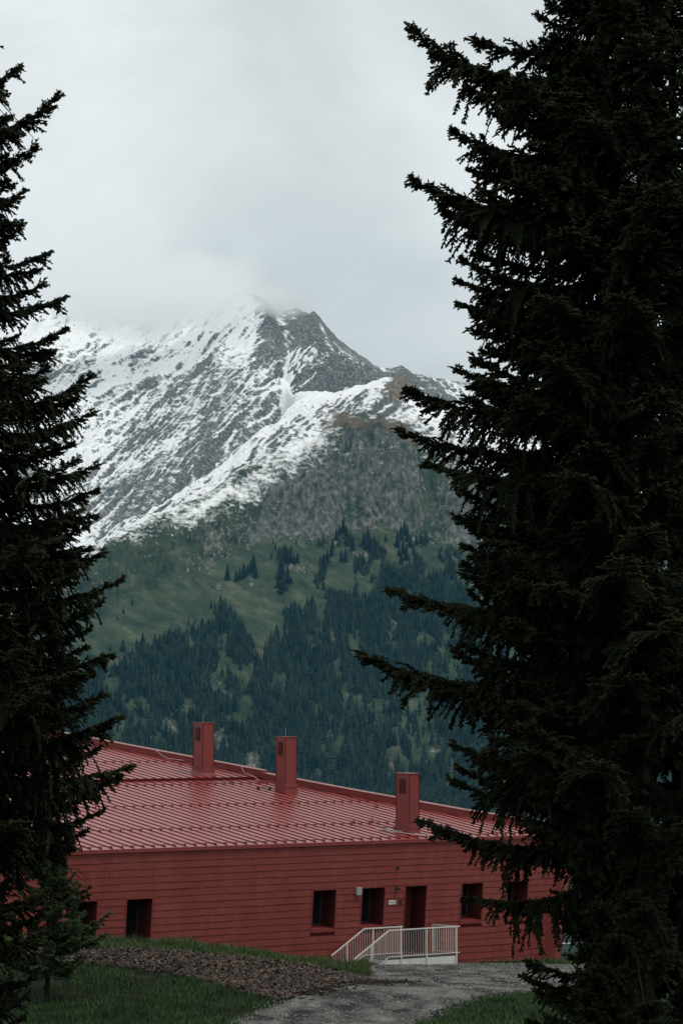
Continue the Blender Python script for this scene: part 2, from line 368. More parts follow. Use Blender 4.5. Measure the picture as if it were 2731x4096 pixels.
def wood_density(qx, qy):
    fe = interp(qx, F_EDGE) - 40 * np.clip((qx - 1050) / 200, 0, 1) + 130 * (fbm(qx / 40, qy / 40, 3, 5) - 0.5)
    dens = np.clip((qy - fe) / 60, 0, 1)
    up_ = np.clip((qx - 1080) / 60, 0, 1) * (qy > 2170) * np.clip((fbm(qx / 34, qy / 60, 3, 8) - 0.54) * 9, 0, 1)
    dens = np.maximum(dens, 0.85 * up_)
    cm = np.zeros(qx.shape)
    for (x_, y_, rx, ry) in clearings: cm = np.maximum(cm, np.exp(-(((qx - x_) / rx) ** 2 + ((qy - y_) / ry) ** 2)))
    dens = dens * np.clip(1.25 - 1.5 * cm, 0, 1)
    return dens * np.clip((fbm(qx / 75, qy / 150, 4, 6) - 0.27) * 6, 0.08, 1)
wood = wood_density(PXX, PYy) * (YY < BD + 150)
high = np.clip((above + 120 * (mid - 0.5) + 30) / 120, 0, 1)
for nm, vals in (('snow', snow), ('brown', brown), ('rock', rock), ('high', high), ('wood', wood)): add_attr(me, nm, vals.ravel())

m, t, b = new_mat('mountain_ground'); M['mountain'] = m
geo = t.nodes.new('ShaderNodeNewGeometry'); pos = geo.outputs['Position']
def attr(nm):
    a = t.nodes.new('ShaderNodeAttribute'); a.attribute_name = nm; return a.outputs['Fac']
def math_(op, a, bb, c=None):
    q = t.nodes.new('ShaderNodeMath'); q.operation = op
    for i, vv in enumerate((a, bb, c)):
        if vv is None: continue
        if isinstance(vv, (int, float)): q.inputs[i].default_value = vv
        else: t.links.new(vv, q.inputs[i])
    return q.outputs[0]
def sstep(src, lo, hi):
    q = t.nodes.new('ShaderNodeMapRange'); q.interpolation_type = 'SMOOTHSTEP'; q.inputs['From Min'].default_value = lo; q.inputs['From Max'].default_value = hi
    t.links.new(src, q.inputs[0]); return q.outputs[0]
def mixc(f, a, bb):
    q = t.nodes.new('ShaderNodeMix'); q.data_type = 'RGBA'
    if isinstance(f, (int, float)): q.inputs['Factor'].default_value = f
    else: t.links.new(f, q.inputs['Factor'])
    for nm_, vv in (('A', a), ('B', bb)):
        if isinstance(vv, tuple): q.inputs[nm_].default_value = (*vv, 1)
        else: t.links.new(vv, q.inputs[nm_])
    return q.outputs['Result']
rot = t.nodes.new('ShaderNodeVectorRotate'); rot.rotation_type = 'Z_AXIS'; rot.inputs['Angle'].default_value = -0.64
t.links.new(pos, rot.inputs['Vector'])
fineA = noise_node(t, 0.060, 9, 0.70, vec=rot.outputs[0], mscale=(1.3, 0.34, 2.0))       # streaks along the fall line
fineB = noise_node(t, 0.16, 6, 0.68, vec=pos)
fineR = noise_node(t, 0.11, 7, 0.70, vec=pos, mscale=(1.0, 0.5, 0.45))
fineC = noise_node(t, 0.03, 6, 0.6, vec=pos, mscale=(1.0, 0.5, 0.35))
fineG = noise_node(t, 0.030, 8, 0.66, vec=rot.outputs[0], mscale=(1.0, 0.22, 1.0))
grass_c = ramp(t, fineG.outputs['Fac'], [(0.32, (0.014, 0.028, 0.017)), (0.46, (0.034, 0.052, 0.028)), (0.56, (0.056, 0.074, 0.040)), (0.72, (0.115, 0.118, 0.078))]).outputs[0]
rock_c = ramp(t, fineR.outputs['Fac'], [(0.34, (0.020, 0.024, 0.022)), (0.46, (0.070, 0.077, 0.066)), (0.55, (0.125, 0.128, 0.108)), (0.68, (0.25, 0.24, 0.205))]).outputs[0]
drock_c = ramp(t, fineB.outputs['Fac'], [(0.30, (0.050, 0.057, 0.060)), (0.50, (0.118, 0.122, 0.116)), (0.70, (0.22, 0.21, 0.19))]).outputs[0]
brown_c = ramp(t, fineB.outputs['Fac'], [(0.30, (0.070, 0.058, 0.040)), (0.70, (0.20, 0.155, 0.095))]).outputs[0]
rk = sstep(math_('ADD', attr('rock'), math_('MULTIPLY_ADD', fineR.outputs['Fac'], 2.6, -1.3)), 0.36, 0.70)
grass_c = mixc(sstep(attr('wood'), 0.25, 0.8), grass_c, (0.012, 0.020, 0.012))
c1 = mixc(rk, grass_c, rock_c)
hi_ = sstep(attr('high'), 0.1, 0.9)
c1 = mixc(hi_, c1, drock_c)
bw = sstep(math_('ADD', attr('brown'), math_('MULTIPLY_ADD', fineA.outputs['Fac'], 1.6, -0.8)), 0.42, 0.85)
c1 = mixc(bw, c1, brown_c)
sn = math_('ADD', math_('ADD', attr('snow'), math_('MULTIPLY_ADD', fineA.outputs['Fac'], 1.7, -0.85)), math_('MULTIPLY_ADD', fineB.outputs['Fac'], 0.45, -0.225))
sm = sstep(sn, 0.29, 0.74)
sm = math_('MAXIMUM', sm, math_('MULTIPLY', sstep(math_('ADD', attr('high'), math_('MULTIPLY_ADD', fineB.outputs['Fac'], 2.0, -1.0)), 0.9, 1.4), 0.16))
c1 = mixc(sm, c1, (0.93, 0.94, 0.945))
t.links.new(c1, b.inputs['Base Color']); b.inputs['Roughness'].default_value = 0.85; b.inputs['Specular IOR Level'].default_value = 0.15
bp = t.nodes.new('ShaderNodeBump'); bp.inputs['Strength'].default_value = 0.6; bp.inputs['Distance'].default_value = 6.0
t.links.new(math_('ADD', math_('ADD', fineA.outputs['Fac'], fineB.outputs['Fac']), math_('MULTIPLY', fineR.outputs['Fac'], math_('MULTIPLY', rk, 2.5))), bp.inputs['Height']); t.links.new(bp.outputs[0], b.inputs['Normal'])
mountain = tag(link('mountain', me, m, None, True), 'steep alpine mountainside with fresh snow above green slopes', kind='structure')


def conifer_template(seed, tiers=6, k=7):
    r = np.random.default_rng(seed); V = []; Fc = []
    for i in range(tiers):
        z0 = 0.06 + 0.86 * i / tiers; z1 = min(1.0, z0 + 1.75 * 0.94 / tiers + (0.06 if i == tiers - 1 else 0))
        R = 0.17 * (1 - i / tiers) ** 0.85 + 0.012
        bse = len(V); ph = r.uniform(0, 6.28)
        for j in range(k * 2):
            a_ = ph + math.pi * j / k; rr = R * (r.uniform(0.85, 1.2) if j % 2 == 0 else r.uniform(0.45, 0.62)); dz = r.uniform(-0.02, 0.012) if j % 2 == 0 else 0.03
            V.append((rr * math.cos(a_), rr * math.sin(a_), z0 + dz))
        V.append((0, 0, z1)); top = len(V) - 1
        for j in range(k * 2): Fc.append((bse + j, bse + (j + 1) % (2 * k), top))
    return np.array(V), np.array(Fc)
templates = [conifer_template(s, tiers=4, k=4) for s in range(5)]
m, t, b = new_mat('far_conifer'); M['far'] = m
geo = t.nodes.new('ShaderNodeNewGeometry')
nz = noise_node(t, 0.035, 5, 0.6, vec=geo.outputs['Position'])
va = t.nodes.new('ShaderNodeAttribute'); va.attribute_name = 'var'
vm = t.nodes.new('ShaderNodeMath'); vm.operation = 'MULTIPLY_ADD'; vm.inputs[1].default_value = 0.42; t.links.new(va.outputs['Fac'], vm.inputs[0]); t.links.new(nz.outputs['Fac'], vm.inputs[2])
r_ = ramp(t, vm.outputs[0], [(0.40, (0.004, 0.010, 0.009)), (0.65, (0.010, 0.021, 0.016)), (0.90, (0.026, 0.042, 0.024))])
t.links.new(r_.outputs[0], b.inputs['Base Color']); b.inputs['Roughness'].default_value = 0.8; b.inputs['Specular IOR Level'].default_value = 0.1

def ground_at(px, Y):
    """terrain height at photo column px and distance Y"""
    j = np.clip((px - PX[0]) / (PX[1] - PX[0]), 0, nA - 1.001); j0 = j.astype(int); fj = j - j0
    i = np.clip(np.interp(Y, YS, np.arange(len(YS))), 0, len(YS) - 1.001); i0 = i.astype(int); fi = i - i0
    return (Zs[i0, j0] * (1 - fi) + Zs[i0 + 1, j0] * fi) * (1 - fj) + (Zs[i0, j0 + 1] * (1 - fi) + Zs[i0 + 1, j0 + 1] * fi) * fj

nT = 84000
px = rng.uniform(-250, 2900, nT); Yt = rng.uniform(3450, 4700, nT)
zt = ground_at(px, Yt); Xt = (px - CX) / FPX * Yt
qx, qy = to_px(np.stack([Xt, Yt, zt], -1))
dens = wood_density(qx, qy)
keep = (rng.uniform(0, 1, nT) < dens * 0.80) & (qx > 60) & (qx < 2080)
px, Yt, zt, Xt, qx, qy = (a[keep] for a in (px, Yt, zt, Xt, qx, qy))
vs, fs, off = [], [], 0
Ht = rng.uniform(8, 23, len(px)) * np.clip(0.80 + (qy - 2300) / 1800, 0.75, 1.15) * np.where(rng.uniform(0, 1, len(px)) > 0.9, 1.25, 1.0)
for k in range(5):
    sel = np.arange(len(px)) % 5 == k
    tv, tf = templates[k]; n_ = sel.sum()
    ang = rng.uniform(0, 6.28, n_); c, s = np.cos(ang), np.sin(ang); wd = rng.uniform(0.75, 1.65, n_)
    P = np.empty((n_, len(tv), 3))
    P[:, :, 0] = (tv[:, 0] * c[:, None] - tv[:, 1] * s[:, None]) * (Ht[sel] * wd)[:, None] + Xt[sel][:, None]
    P[:, :, 1] = (tv[:, 0] * s[:, None] + tv[:, 1] * c[:, None]) * (Ht[sel] * wd)[:, None] + Yt[sel][:, None]
    P[:, :, 2] = tv[:, 2] * Ht[sel][:, None] + zt[sel][:, None] - 1.0
    vs.append(P.reshape(-1, 3)); fs.append((tf[None] + (np.arange(n_) * len(tv))[:, None, None]).reshape(-1, 3) + off); off += n_ * len(tv)
fme = mesh_np('forest', np.concatenate(vs), np.concatenate(fs)); add_attr(fme, 'var', np.concatenate([np.repeat(rng.uniform(0, 1, int((np.arange(len(px)) % 5 == k).sum())), len(templates[k][0])) for k in range(5)]))
tag(link('forest', fme, M['far']), 'dense dark spruce forest covering the lower mountainside', 'forest', kind='stuff')

# ---- single spruces that stand apart above the forest
lone_mesh = [mesh_np('lone_spruce', *conifer_template(40 + s, tiers=7, k=6)) for s in range(4)]
clumps = [
 ('spruce at the left end of the dark clump under the grey cliff face', [(1127, 2270), (1140, 2240), (1150, 2256), (1163, 2250), (1176, 2254), (1190, 2250), (1130, 2300)]),
 ('dark spruce in the tall narrow clump below the pale rock ledge', [(1110, 2350), (1122, 2376), (1134, 2362), (1118, 2320), (1150, 2330)]),
 ('small spruce on the rocky knoll arching under the cliffs', [(1330, 2195), (1345, 2160), (1358, 2142), (1372, 2130), (1385, 2150), (1400, 2175), (1410, 2200), (1325, 2225), (1310, 2250), (1295, 2275), (1365, 2245), (1382, 2250)]),
 ('dark spruce of the pair of tall clumps in the middle below the cliffs', [(1462, 2200), (1472, 2175), (1484, 2205), (1496, 2180), (1504, 2200), (1455, 2185)]),
 ('spruce in the broad dark clump below the cliffs beside the large tree', [(1590, 2190), (1604, 2160), (1618, 2140), (1630, 2165), (1642, 2190), (1654, 2215), (1612, 2215), (1625, 2240), (1605, 2255), (1596, 2225), (1665, 2180), (1684, 2170), (1700, 2165)]),
 ('lone small spruce standing on the open green slope', [(495, 2452), (472, 2478), (530, 2420), (845, 2432), (900, 2230), (848, 2228), (1543, 2165)]),
 ('spruce in the small row on the meadow edge above the forest', [(945, 2325), (960, 2318), (975, 2310), (990, 2298), (1002, 2290), (1014, 2285), (1022, 2312), (910, 2320)]),
]
k = 0
for lab, pts in clumps:
    for (x_, y_) in pts:
        # walk along the photo column until the slope is met
        Yc = np.linspace(3800, 5000, 1200); xa = np.full(1200, float(x_)); zc = ground_at(xa, Yc)
        _, py_ = to_px(np.stack([(xa - CX) / FPX * Yc, Yc, zc], -1)); i = int(np.argmin(np.abs(py_ - y_)))
        o = bpy.data.objects.new('lone_spruce', lone_mesh[k % 4]); COL.objects.link(o)
        if len(lone_mesh[k % 4].materials) == 0: lone_mesh[k % 4].materials.append(M['far'])
        o.location = ((x_ - CX) / FPX * Yc[i], Yc[i], zc[i] - 0.8)
        h = random.uniform(20, 34) * (0.45 if 'lone small' in lab else 1.0); o.scale = (h * 1.35, h * 1.35, h); o.rotation_euler = (0, 0, random.uniform(0, 6))
        tag(o, lab, 'tree', lab.replace('spruce', 'spruces', 1)); k += 1

# ---- summit cross
P = at(1564, 1513, 4999); zc = ground_at(np.array([1564.0]), np.array([4999.0]))[0]
cr_ = empty('summit_cross', (P[0], P[1], zc))
mb = MB(); mb.box(-0.45, 0.45, -0.45, 0.45, -2, 12.5); mb.build('post', M['cross'], cr_)
mb = MB(); mb.box(-3.0, 3.0, -0.4, 0.4, 8.0, 8.9); mb.build('crossbar', M['cross'], cr_)
tag(cr_, 'tiny pale summit cross on the brown grassy knob', 'cross')

# ================================================================== NEAR GROUND
ctrl = [(0, 0, -1.7), (-12, 0, -1.6), (12, 0, -1.7), (0, 30, -4.7), (-12, 30, -4.6), (14, 30, -4.8), (0, 50, -6.75), (-14, 50, -6.6), (14, 50, -6.8)]
for x_, y_, d_ in [(-300, 4096, 64), (300, 4096, 64), (900, 4096, 64), (1300, 4096, 64), (1700, 4096, 64), (2100, 4096, 64), (2900, 4096, 64),
                   (1300, 3965, 72), (1600, 3955, 74), (2000, 3965, 75), (1700, 3905, 83), (2100, 3905, 85), (1700, 3858, 93.5), (1950, 3856, 95), (2150, 3858, 96), (2600, 3870, 97), (1500, 3880, 88),
                   (-100, 3800, 76), (400, 3800, 77), (784, 3818, 79), (1219, 3858, 81), (1400, 3905, 79.5), (-100, 3870, 72), (348, 3866, 73), (697, 3908, 73.5), (940, 3966, 71), (1115, 4008, 69),
                   (-100, 3760, 81), (348, 3770, 82), (575, 3768, 83), (1045, 3812, 85), (1306, 3858, 86.5), (1440, 3900, 84)]:
    ctrl.append(tuple(at(x_, y_, d_)))
# wall frame (computed from the photograph's vanishing points): u along the wall, n out of it, lean outwards 5.8 degrees
U = np.array([0.81923224, 0.57346189, 0.0]); NN = np.array([0.57346189, -0.81923224, 0.0]); ZZ = np.array([0, 0, 1.0])
A0 = np.array([-5.2372853, 93.33979885, -4.96103185]); LEAN = rad(5.8)
VV = ZZ * math.cos(LEAN) + NN * math.sin(LEAN); NW = NN * math.cos(LEAN) - ZZ * math.sin(LEAN)
CH = 0.2583                                            # course height
def W(s, t_, o=0.0): return A0 + U * s + VV * t_ + NW * o
for s_, z_ in [(-14, -7.9), (-9, -8.0), (-4, -8.3), (1, -8.9), (5, -9.45), (8, -9.62), (12, -9.68), (17, -9.85), (22, -9.95)]:
    p = A0 + U * s_ - NN * 0.45; ctrl.append((p[0], p[1], z_))
    p = p - NN * 9; ctrl.append((p[0], p[1], z_ - 0.3))
ctrl = np.array(ctrl)
def tps(r): return np.where(r > 1e-9, r * r * np.log(np.maximum(r, 1e-9)), 0)
Kc = tps(np.hypot(ctrl[:, None, 0] - ctrl[None, :, 0], ctrl[:, None, 1] - ctrl[None, :, 1])) + 4.0 * np.eye(len(ctrl))
Pc = np.c_[np.ones(len(ctrl)), ctrl[:, :2]]
Asys = np.block([[Kc, Pc], [Pc.T, np.zeros((3, 3))]])
wt = np.linalg.solve(Asys, np.r_[ctrl[:, 2], 0, 0, 0])
def gz(x, y):
    """ground height"""
    x = np.asarray(x, float); y = np.asarray(y, float)
    xc, yc = np.clip(x, -20, 24), np.clip(y, -5, 110)
    shp = xc.shape; xf, yf = xc.ravel(), yc.ravel(); out = np.empty(len(xf))
    for i in range(0, len(xf), 20000):
        sl_ = slice(i, i + 20000)
        out[sl_] = tps(np.hypot(xf[sl_, None] - ctrl[None, :, 0], yf[sl_, None] - ctrl[None, :, 1])) @ wt[:-3] + wt[-3] + wt[-2] * xf[sl_] + wt[-1] * yf[sl_]
    z = out.reshape(shp)
    z = z + 0.05 * (fbm(x / 1.3, y / 1.3, 3, 201) - 0.5) + 0.10 * (fbm(x / 4.5, y / 4.5, 3, 203) - 0.5)
    over = np.maximum(0, y - 107 - 0.15 * np.abs(x))
    z = z - 0.40 * np.minimum(over, 80) - 0.093 * np.maximum(0, over - 80)
    return z

gxs = np.concatenate([[-4000, -1500, -500, -180, -80, -40, -25], np.arange(-18, 20, 0.22), [24, 30, 45, 90, 200, 500, 1500, 4000]])
gys = np.concatenate([[-300, -100, -40, -15], np.arange(-5, 52, 1.5), np.arange(52, 106, 0.22), np.arange(106, 130, 2), [140, 160, 190, 240, 400, 800, 1500, 2700, 3300]])
GX, GY = np.meshgrid(gxs, gys); GZ = gz(GX, GY)
idx = np.arange(GX.size).reshape(GX.shape)
Fq = np.stack([idx[:-1, :-1], idx[:-1, 1:], idx[1:, 1:], idx[1:, :-1]], -1).reshape(-1, 4)
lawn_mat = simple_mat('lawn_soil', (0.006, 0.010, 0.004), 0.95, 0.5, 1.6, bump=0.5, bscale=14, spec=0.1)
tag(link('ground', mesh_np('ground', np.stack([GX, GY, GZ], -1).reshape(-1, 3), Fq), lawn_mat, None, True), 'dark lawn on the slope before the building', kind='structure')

def poly_px(pts):  # photo pixel + distance -> XY
    return np.array([at(*p)[:2] for p in pts])
def ray_ground(x_, y_, d0=45, d1=112):
    ds = np.linspace(d0, d1, 400); r = ray(x_, y_); z = gz(r[0] * ds, ds)
    hit = np.nonzero(r[2] * ds < z)[0]
    d = ds[hit[0]] if len(hit) else d1
    return r[0] * d, d
def sd_poly(x, y, poly):
    """signed distance, positive inside"""
    d = np.full(x.shape, 1e9); ins = np.zeros(x.shape, bool); n_ = len(poly)
    for i in range(n_):
        a_, b_ = poly[i], poly[(i + 1) % n_]; e = b_ - a_
        tt = np.clip(((x - a_[0]) * e[0] + (y - a_[1]) * e[1]) / (e @ e), 0, 1)
        d = np.minimum(d, np.hypot(x - a_[0] - tt * e[0], y - a_[1] - tt * e[1]))
        c = (a_[1] > y) != (b_[1] > y)
        ins ^= c & (x < (b_[0] - a_[0]) * (y - a_[1]) / (b_[1] - a_[1] + 1e-12) + a_[0])
    return np.where(ins, d, -d)

PATH = np.array([ray_ground(*q) for q in [(800, 4180), (960, 4096), (1060, 4040), (1150, 4000), (1240, 3962), (1420, 3925), (1490, 3900), (1470, 3872), (1560, 3857), (1700, 3853), (1850, 3852), (2000, 3856), (2140, 3858),
                 (2500, 3866), (2600, 3960), (2180, 3970), (2050, 3975), (1930, 3990), (1820, 4020), (1740, 4060), (1680, 4096), (1560, 4180)]])
MULCH = np.array([ray_ground(*q) for q in [(-300, 3800), (348, 3803), (600, 3806), (784, 3820), (1000, 3836), (1219, 3866), (1340, 3892), (1470, 3915), (1440, 3930), (1260, 3962), (1150, 4000), (1115, 4006), (1020, 3985), (940, 3963), (830, 3932),
                  (697, 3902), (520, 3878), (348, 3860), (-300, 3850)]])
sxs = np.arange(-17, 14, 0.11); sys_ = np.arange(50, 104, 0.16)
HX, HY = np.meshgrid(sxs, sys_); HZ = gz(HX, HY)
def sheet(name, poly, mat, lift, label, wob=0.6, rough=0.0):
    sd = sd_poly(HX, HY, poly) + wob * 2 * (fbm(HX / 0.9, HY / 1.6, 4, 301) - 0.5)
    zz = HZ + np.clip(sd * 0.10, -0.06, lift) + rough * (fbm(HX / 0.35, HY / 0.35, 3, 303) - 0.5) * (sd > 0)
    ix = np.arange(HX.size).reshape(HX.shape)
    q = np.stack([ix[:-1, :-1], ix[:-1, 1:], ix[1:, 1:], ix[1:, :-1]], -1).reshape(-1, 4)
    ok = (sd.ravel()[q] > -0.7).all(1); q = q[ok]
    used, inv = np.unique(q, return_inverse=True)
    V = np.stack([HX, HY, zz], -1).reshape(-1, 3)[used]
    return tag(link(name, mesh_np(name, V, inv.reshape(-1, 4)), mat, None, True), label, kind='structure')

m, t, b = new_mat('gravel'); M['gravel'] = m
n_a = noise_node(t, 1.1, 5, 0.6, mscale=(1, 0.45, 1)); n_b = noise_node(t, 26, 3, 0.7)
ra = ramp(t, n_a.outputs['Fac'], [(0.40, (0.014, 0.013, 0.011)), (0.47, (0.060, 0.058, 0.053)), (0.56, (0.115, 0.113, 0.105)), (0.68, (0.19, 0.188, 0.178))])
rb = ramp(t, n_b.outputs['Fac'], [(0.3, (0.35, 0.35, 0.35)), (0.7, (1.3, 1.3, 1.3))])
mm = t.nodes.new('ShaderNodeMix'); mm.data_type = 'RGBA'; mm.blend_type = 'MULTIPLY'; mm.inputs['Factor'].default_value = 1
t.links.new(ra.outputs[0], mm.inputs['A']); t.links.new(rb.outputs[0], mm.inputs['B']); t.links.new(mm.outputs['Result'], b.inputs['Base Color'])
b.inputs['Roughness'].default_value = 0.9; b.inputs['Specular IOR Level'].default_value = 0.2
bp = t.nodes.new('ShaderNodeBump'); bp.inputs['Strength'].default_value = 0.9; bp.inputs['Distance'].default_value = 0.04
t.links.new(n_b.outputs['Fac'], bp.inputs['Height']); t.links.new(bp.outputs[0], b.inputs['Normal'])
sheet('path', PATH, M['gravel'], 0.03, 'grey gravel path curving up to the entrance stairs', rough=0.06)
M['soil'] = simple_mat('mulch_soil', (0.022, 0.016, 0.012), 0.95, 0.4, 3, bump=0.8, bscale=18, spec=0.1)
sheet('mulch_bed', MULCH, M['soil'], 0.05, 'bank of brown bark mulch below the grass strip', rough=0.05)

def scatter(area, n_, poly_in=None, poly_out=(), margin=0.0):
    x = rng.uniform(area[0], area[1], n_); y = rng.uniform(area[2], area[3], n_)
    ok = np.ones(n_, bool)
    if poly_in is not None: ok &= sd_poly(x, y, poly_in) > margin
    for po in poly_out: ok &= sd_poly(x, y, po) < rng.uniform(-0.15, 0.12, n_)
    return x[ok], y[ok]

# bark chips
cx_, cy_ = scatter((-16, 3, 66, 86), 60000, MULCH, margin=-0.1)
n_ = len(cx_); L_ = rng.uniform(0.03, 0.085, n_); wd = rng.uniform(0.012, 0.03, n_); an = rng.uniform(0, 6.28, n_); ti = rng.normal(0, 0.45, n_); zc = gz(cx_, cy_) + 0.055 + rng.uniform(0, 0.05, n_)
ca, sa = np.cos(an), np.sin(an)
dl = np.stack([ca * np.cos(ti), sa * np.cos(ti), np.sin(ti)], -1) * L_[:, None]; dw = np.stack([-sa, ca, rng.normal(0, 0.4, n_)], -1) * wd[:, None]; up = np.array([0, 0, 0.014])
base = np.stack([cx_, cy_, zc], -1)
V = np.stack([base - dl - dw, base + dl - dw, base + dl + dw, base - dl + dw, base + up], 1).reshape(-1, 3)
Fc = np.array([(0, 1, 4), (1, 2, 4), (2, 3, 4), (3, 0, 4)])
Fc = (Fc[None] + (np.arange(n_) * 5)[:, None, None]).reshape(-1, 3)
me = mesh_np('bark_chips', V, Fc); cv = rng.uniform(0, 1, n_); add_attr(me, 'var', np.repeat(cv, 5))
m, t, b = new_mat('bark_chip'); aa = t.nodes.new('ShaderNodeAttribute'); aa.attribute_name = 'var'
r_ = ramp(t, aa.outputs['Fac'], [(0.0, (0.006, 0.004, 0.003)), (0.45, (0.028, 0.016, 0.011)), (0.8, (0.074, 0.044, 0.029)), (1.0, (0.16, 0.105, 0.072))]); t.links.new(r_.outputs[0], b.inputs['Base Color']); b.inputs['Roughness'].default_value = 0.85
tag(link('bark_chips', me, m), 'loose brown bark chips covering the mulch bank', 'bark mulch', kind='stuff')

# gravel stones
cx_, cy_ = scatter((-8, 10, 58, 100), 48000, PATH, margin=-0.35)
n_ = len(cx_); sz = rng.uniform(0.010, 0.040, n_) * np.where(rng.uniform(0, 1, n_) > 0.985, 2.0, 1); zc = gz(cx_, cy_) + 0.02
oct_ = np.array([(1, 0, 0), (-1, 0, 0), (0, 1, 0), (0, -1, 0), (0, 0, 0.7), (0, 0, -0.7)]); of = np.array([(0, 2, 4), (2, 1, 4), (1, 3, 4), (3, 0, 4), (2, 0, 5), (1, 2, 5), (3, 1, 5), (0, 3, 5)])
V = (oct_[None] * sz[:, None, None] * rng.uniform(0.6, 1.4, (n_, 6, 1)) + np.stack([cx_, cy_, zc], -1)[:, None]).reshape(-1, 3)
me = mesh_np('gravel_stones', V, (of[None] + (np.arange(n_) * 6)[:, None, None]).reshape(-1, 3)); add_attr(me, 'var', np.repeat(rng.uniform(0, 1, n_), 6))
m, t, b = new_mat('stone'); aa = t.nodes.new('ShaderNodeAttribute'); aa.attribute_name = 'var'
r_ = ramp(t, aa.outputs['Fac'], [(0.0, (0.025, 0.024, 0.022)), (0.5, (0.10, 0.098, 0.092)), (1.0, (0.27, 0.265, 0.25))]); t.links.new(r_.outputs[0], b.inputs['Base Color']); b.inputs['Roughness'].default_value = 0.9
tag(link('gravel_stones', me, m), 'loose grey stones scattered over the gravel path', 'gravel', kind='stuff')

# dark clods of soil washed from the bank onto the path
cl_pts = np.array([ray_ground(*q) for q in [(1180, 3995), (1260, 3966), (1350, 3945), (1440, 3934), (1490, 3930), (1560, 3934), (1620, 3931)]])
n_ = 900; kseg = rng.integers(0, len(cl_pts) - 1, n_); ft = rng.uniform(0, 1, n_)
pc_ = cl_pts[kseg] * (1 - ft)[:, None] + cl_pts[kseg + 1] * ft[:, None] + rng.normal(0, 1, (n_, 2)) * np.array([0.28, 0.45]); zc = gz(pc_[:, 0], pc_[:, 1]) + 0.03
sz = rng.uniform(0.02, 0.07, n_) * np.where(rng.uniform(0, 1, n_) > 0.95, 1.8, 1)
V = (oct_[None] * sz[:, None, None] * rng.uniform(0.5, 1.5, (n_, 6, 1)) + np.c_[pc_, zc][:, None]).reshape(-1, 3)
tag(link('soil_clods', mesh_np('soil_clods', V, (of[None] + (np.arange(n_) * 6)[:, None, None]).reshape(-1, 3)), M['soil']), 'dark lumps of soil where mulch meets the path', 'soil', kind='stuff')

# grass
def grass(name, x, y, h, label, c0, c1, c2, wide=0.007):
    n_ = len(x); z = gz(x, y); an = rng.uniform(0, 6.28, n_); ln = rng.uniform(0.15, 0.8, n_) * h; wd = wide * rng.uniform(0.7, 1.5, n_)
    ca, sa = np.cos(an), np.sin(an); o = np.stack([x, y, z - 0.02], -1)
    sd = np.stack([-sa, ca, np.zeros(n_)], -1) * wd[:, None]; ld = np.stack([ca, sa, np.zeros(n_)], -1) * ln[:, None]; up = np.stack([np.zeros(n_), np.zeros(n_), h], -1)
    V = np.stack([o - sd, o + sd, o + 0.35 * ld + 0.62 * up + 0.7 * sd, o + 0.35 * ld + 0.62 * up - 0.7 * sd, o + ld + up * 0.95], 1).reshape(-1, 3)
    Fc = np.array([(0, 1, 2), (0, 2, 3), (3, 2, 4)]); Fc = (Fc[None] + (np.arange(n_) * 5)[:, None, None]).reshape(-1, 3)
    me = mesh_np(name, V, Fc); add_attr(me, 'var', np.repeat(np.clip(rng.normal(0.5, 0.2, n_) + 0.9 * (fbm(x / 1.1, y / 1.1, 3, 401) - 0.5), 0, 1), 5))
    m, t, b = new_mat(name + '_blade'); aa = t.nodes.new('ShaderNodeAttribute'); aa.attribute_name = 'var'
    r_ = ramp(t, aa.outputs['Fac'], [(0.1, c0), (0.5, c1), (0.95, c2)]); t.links.new(r_.outputs[0], b.inputs['Base Color']); b.inputs['Roughness'].default_value = 0.7; b.inputs['Specular IOR Level'].default_value = 0.2
    return tag(link(name, me, m), label, 'grass', kind='stuff')
gx_, gy_ = scatter((-16, 12, 56, 82), 250000, None, (PATH, MULCH))
vis = (gx_ > -12.5) & (gx_ < 11)
gx_, gy_ = gx_[vis], gy_[vis]
keep = rng.uniform(0, 1, len(gx_)) < np.clip(0.25 + 1.5 * (fbm(gx_ / 0.8, gy_ / 0.8, 3, 405) - 0.28), 0.1, 1)
gx_, gy_ = gx_[keep], gy_[keep]
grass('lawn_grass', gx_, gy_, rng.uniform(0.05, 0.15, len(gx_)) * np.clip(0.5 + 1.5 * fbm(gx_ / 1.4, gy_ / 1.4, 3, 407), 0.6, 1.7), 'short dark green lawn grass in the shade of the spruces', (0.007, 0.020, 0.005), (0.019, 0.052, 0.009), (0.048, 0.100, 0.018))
# strip behind the mulch bank and along the foot of the wall
gx_, gy_ = scatter((-16, 14, 76, 104), 190000, None, (PATH, MULCH))
sw = (gx_ - A0[0]) * NN[0] + (gy_ - A0[1]) * NN[1]; su_ = (gx_ - A0[0]) * U[0] + (gy_ - A0[1]) * U[1]
ok = (sw > -0.42) & ~((sw < 1.12) & (su_ > 6.2) & (su_ < 11.25)) & ~((sw < 2.2) & (su_ > 11.4) & (rng.uniform(0, 1, len(gx_)) > 0.28)); gx_, gy_ = gx_[ok], gy_[ok]
tuft = np.clip((fbm(gx_ / 0.9, gy_ / 0.9, 2, 409) - 0.55) * 5, 0, 1)
grass('bank_grass', gx_, gy_, rng.uniform(0.07, 0.20, len(gx_)) * (1 + 1.1 * tuft), 'long green grass strip along the foot of the red wall', (0.014, 0.028, 0.009), (0.040, 0.070, 0.018), (0.095, 0.130, 0.040))

# ================================================================== RED BUILDING
bld = empty('red_building', tuple(A0 + VV * -4.8))
binv = Matrix.Translation(-Vector(bld.location))
def B(mb, name, mat, parent, smooth=False):
    """build in world coordinates under a parent whose chain of offsets is removed"""
    o = mb.build(name, mat, parent)
    p = Vector((0, 0, 0)); q = parent
    while q is not None: p += q.location; q = q.parent
    o.data.transform(Matrix.Translation(-p)); return o

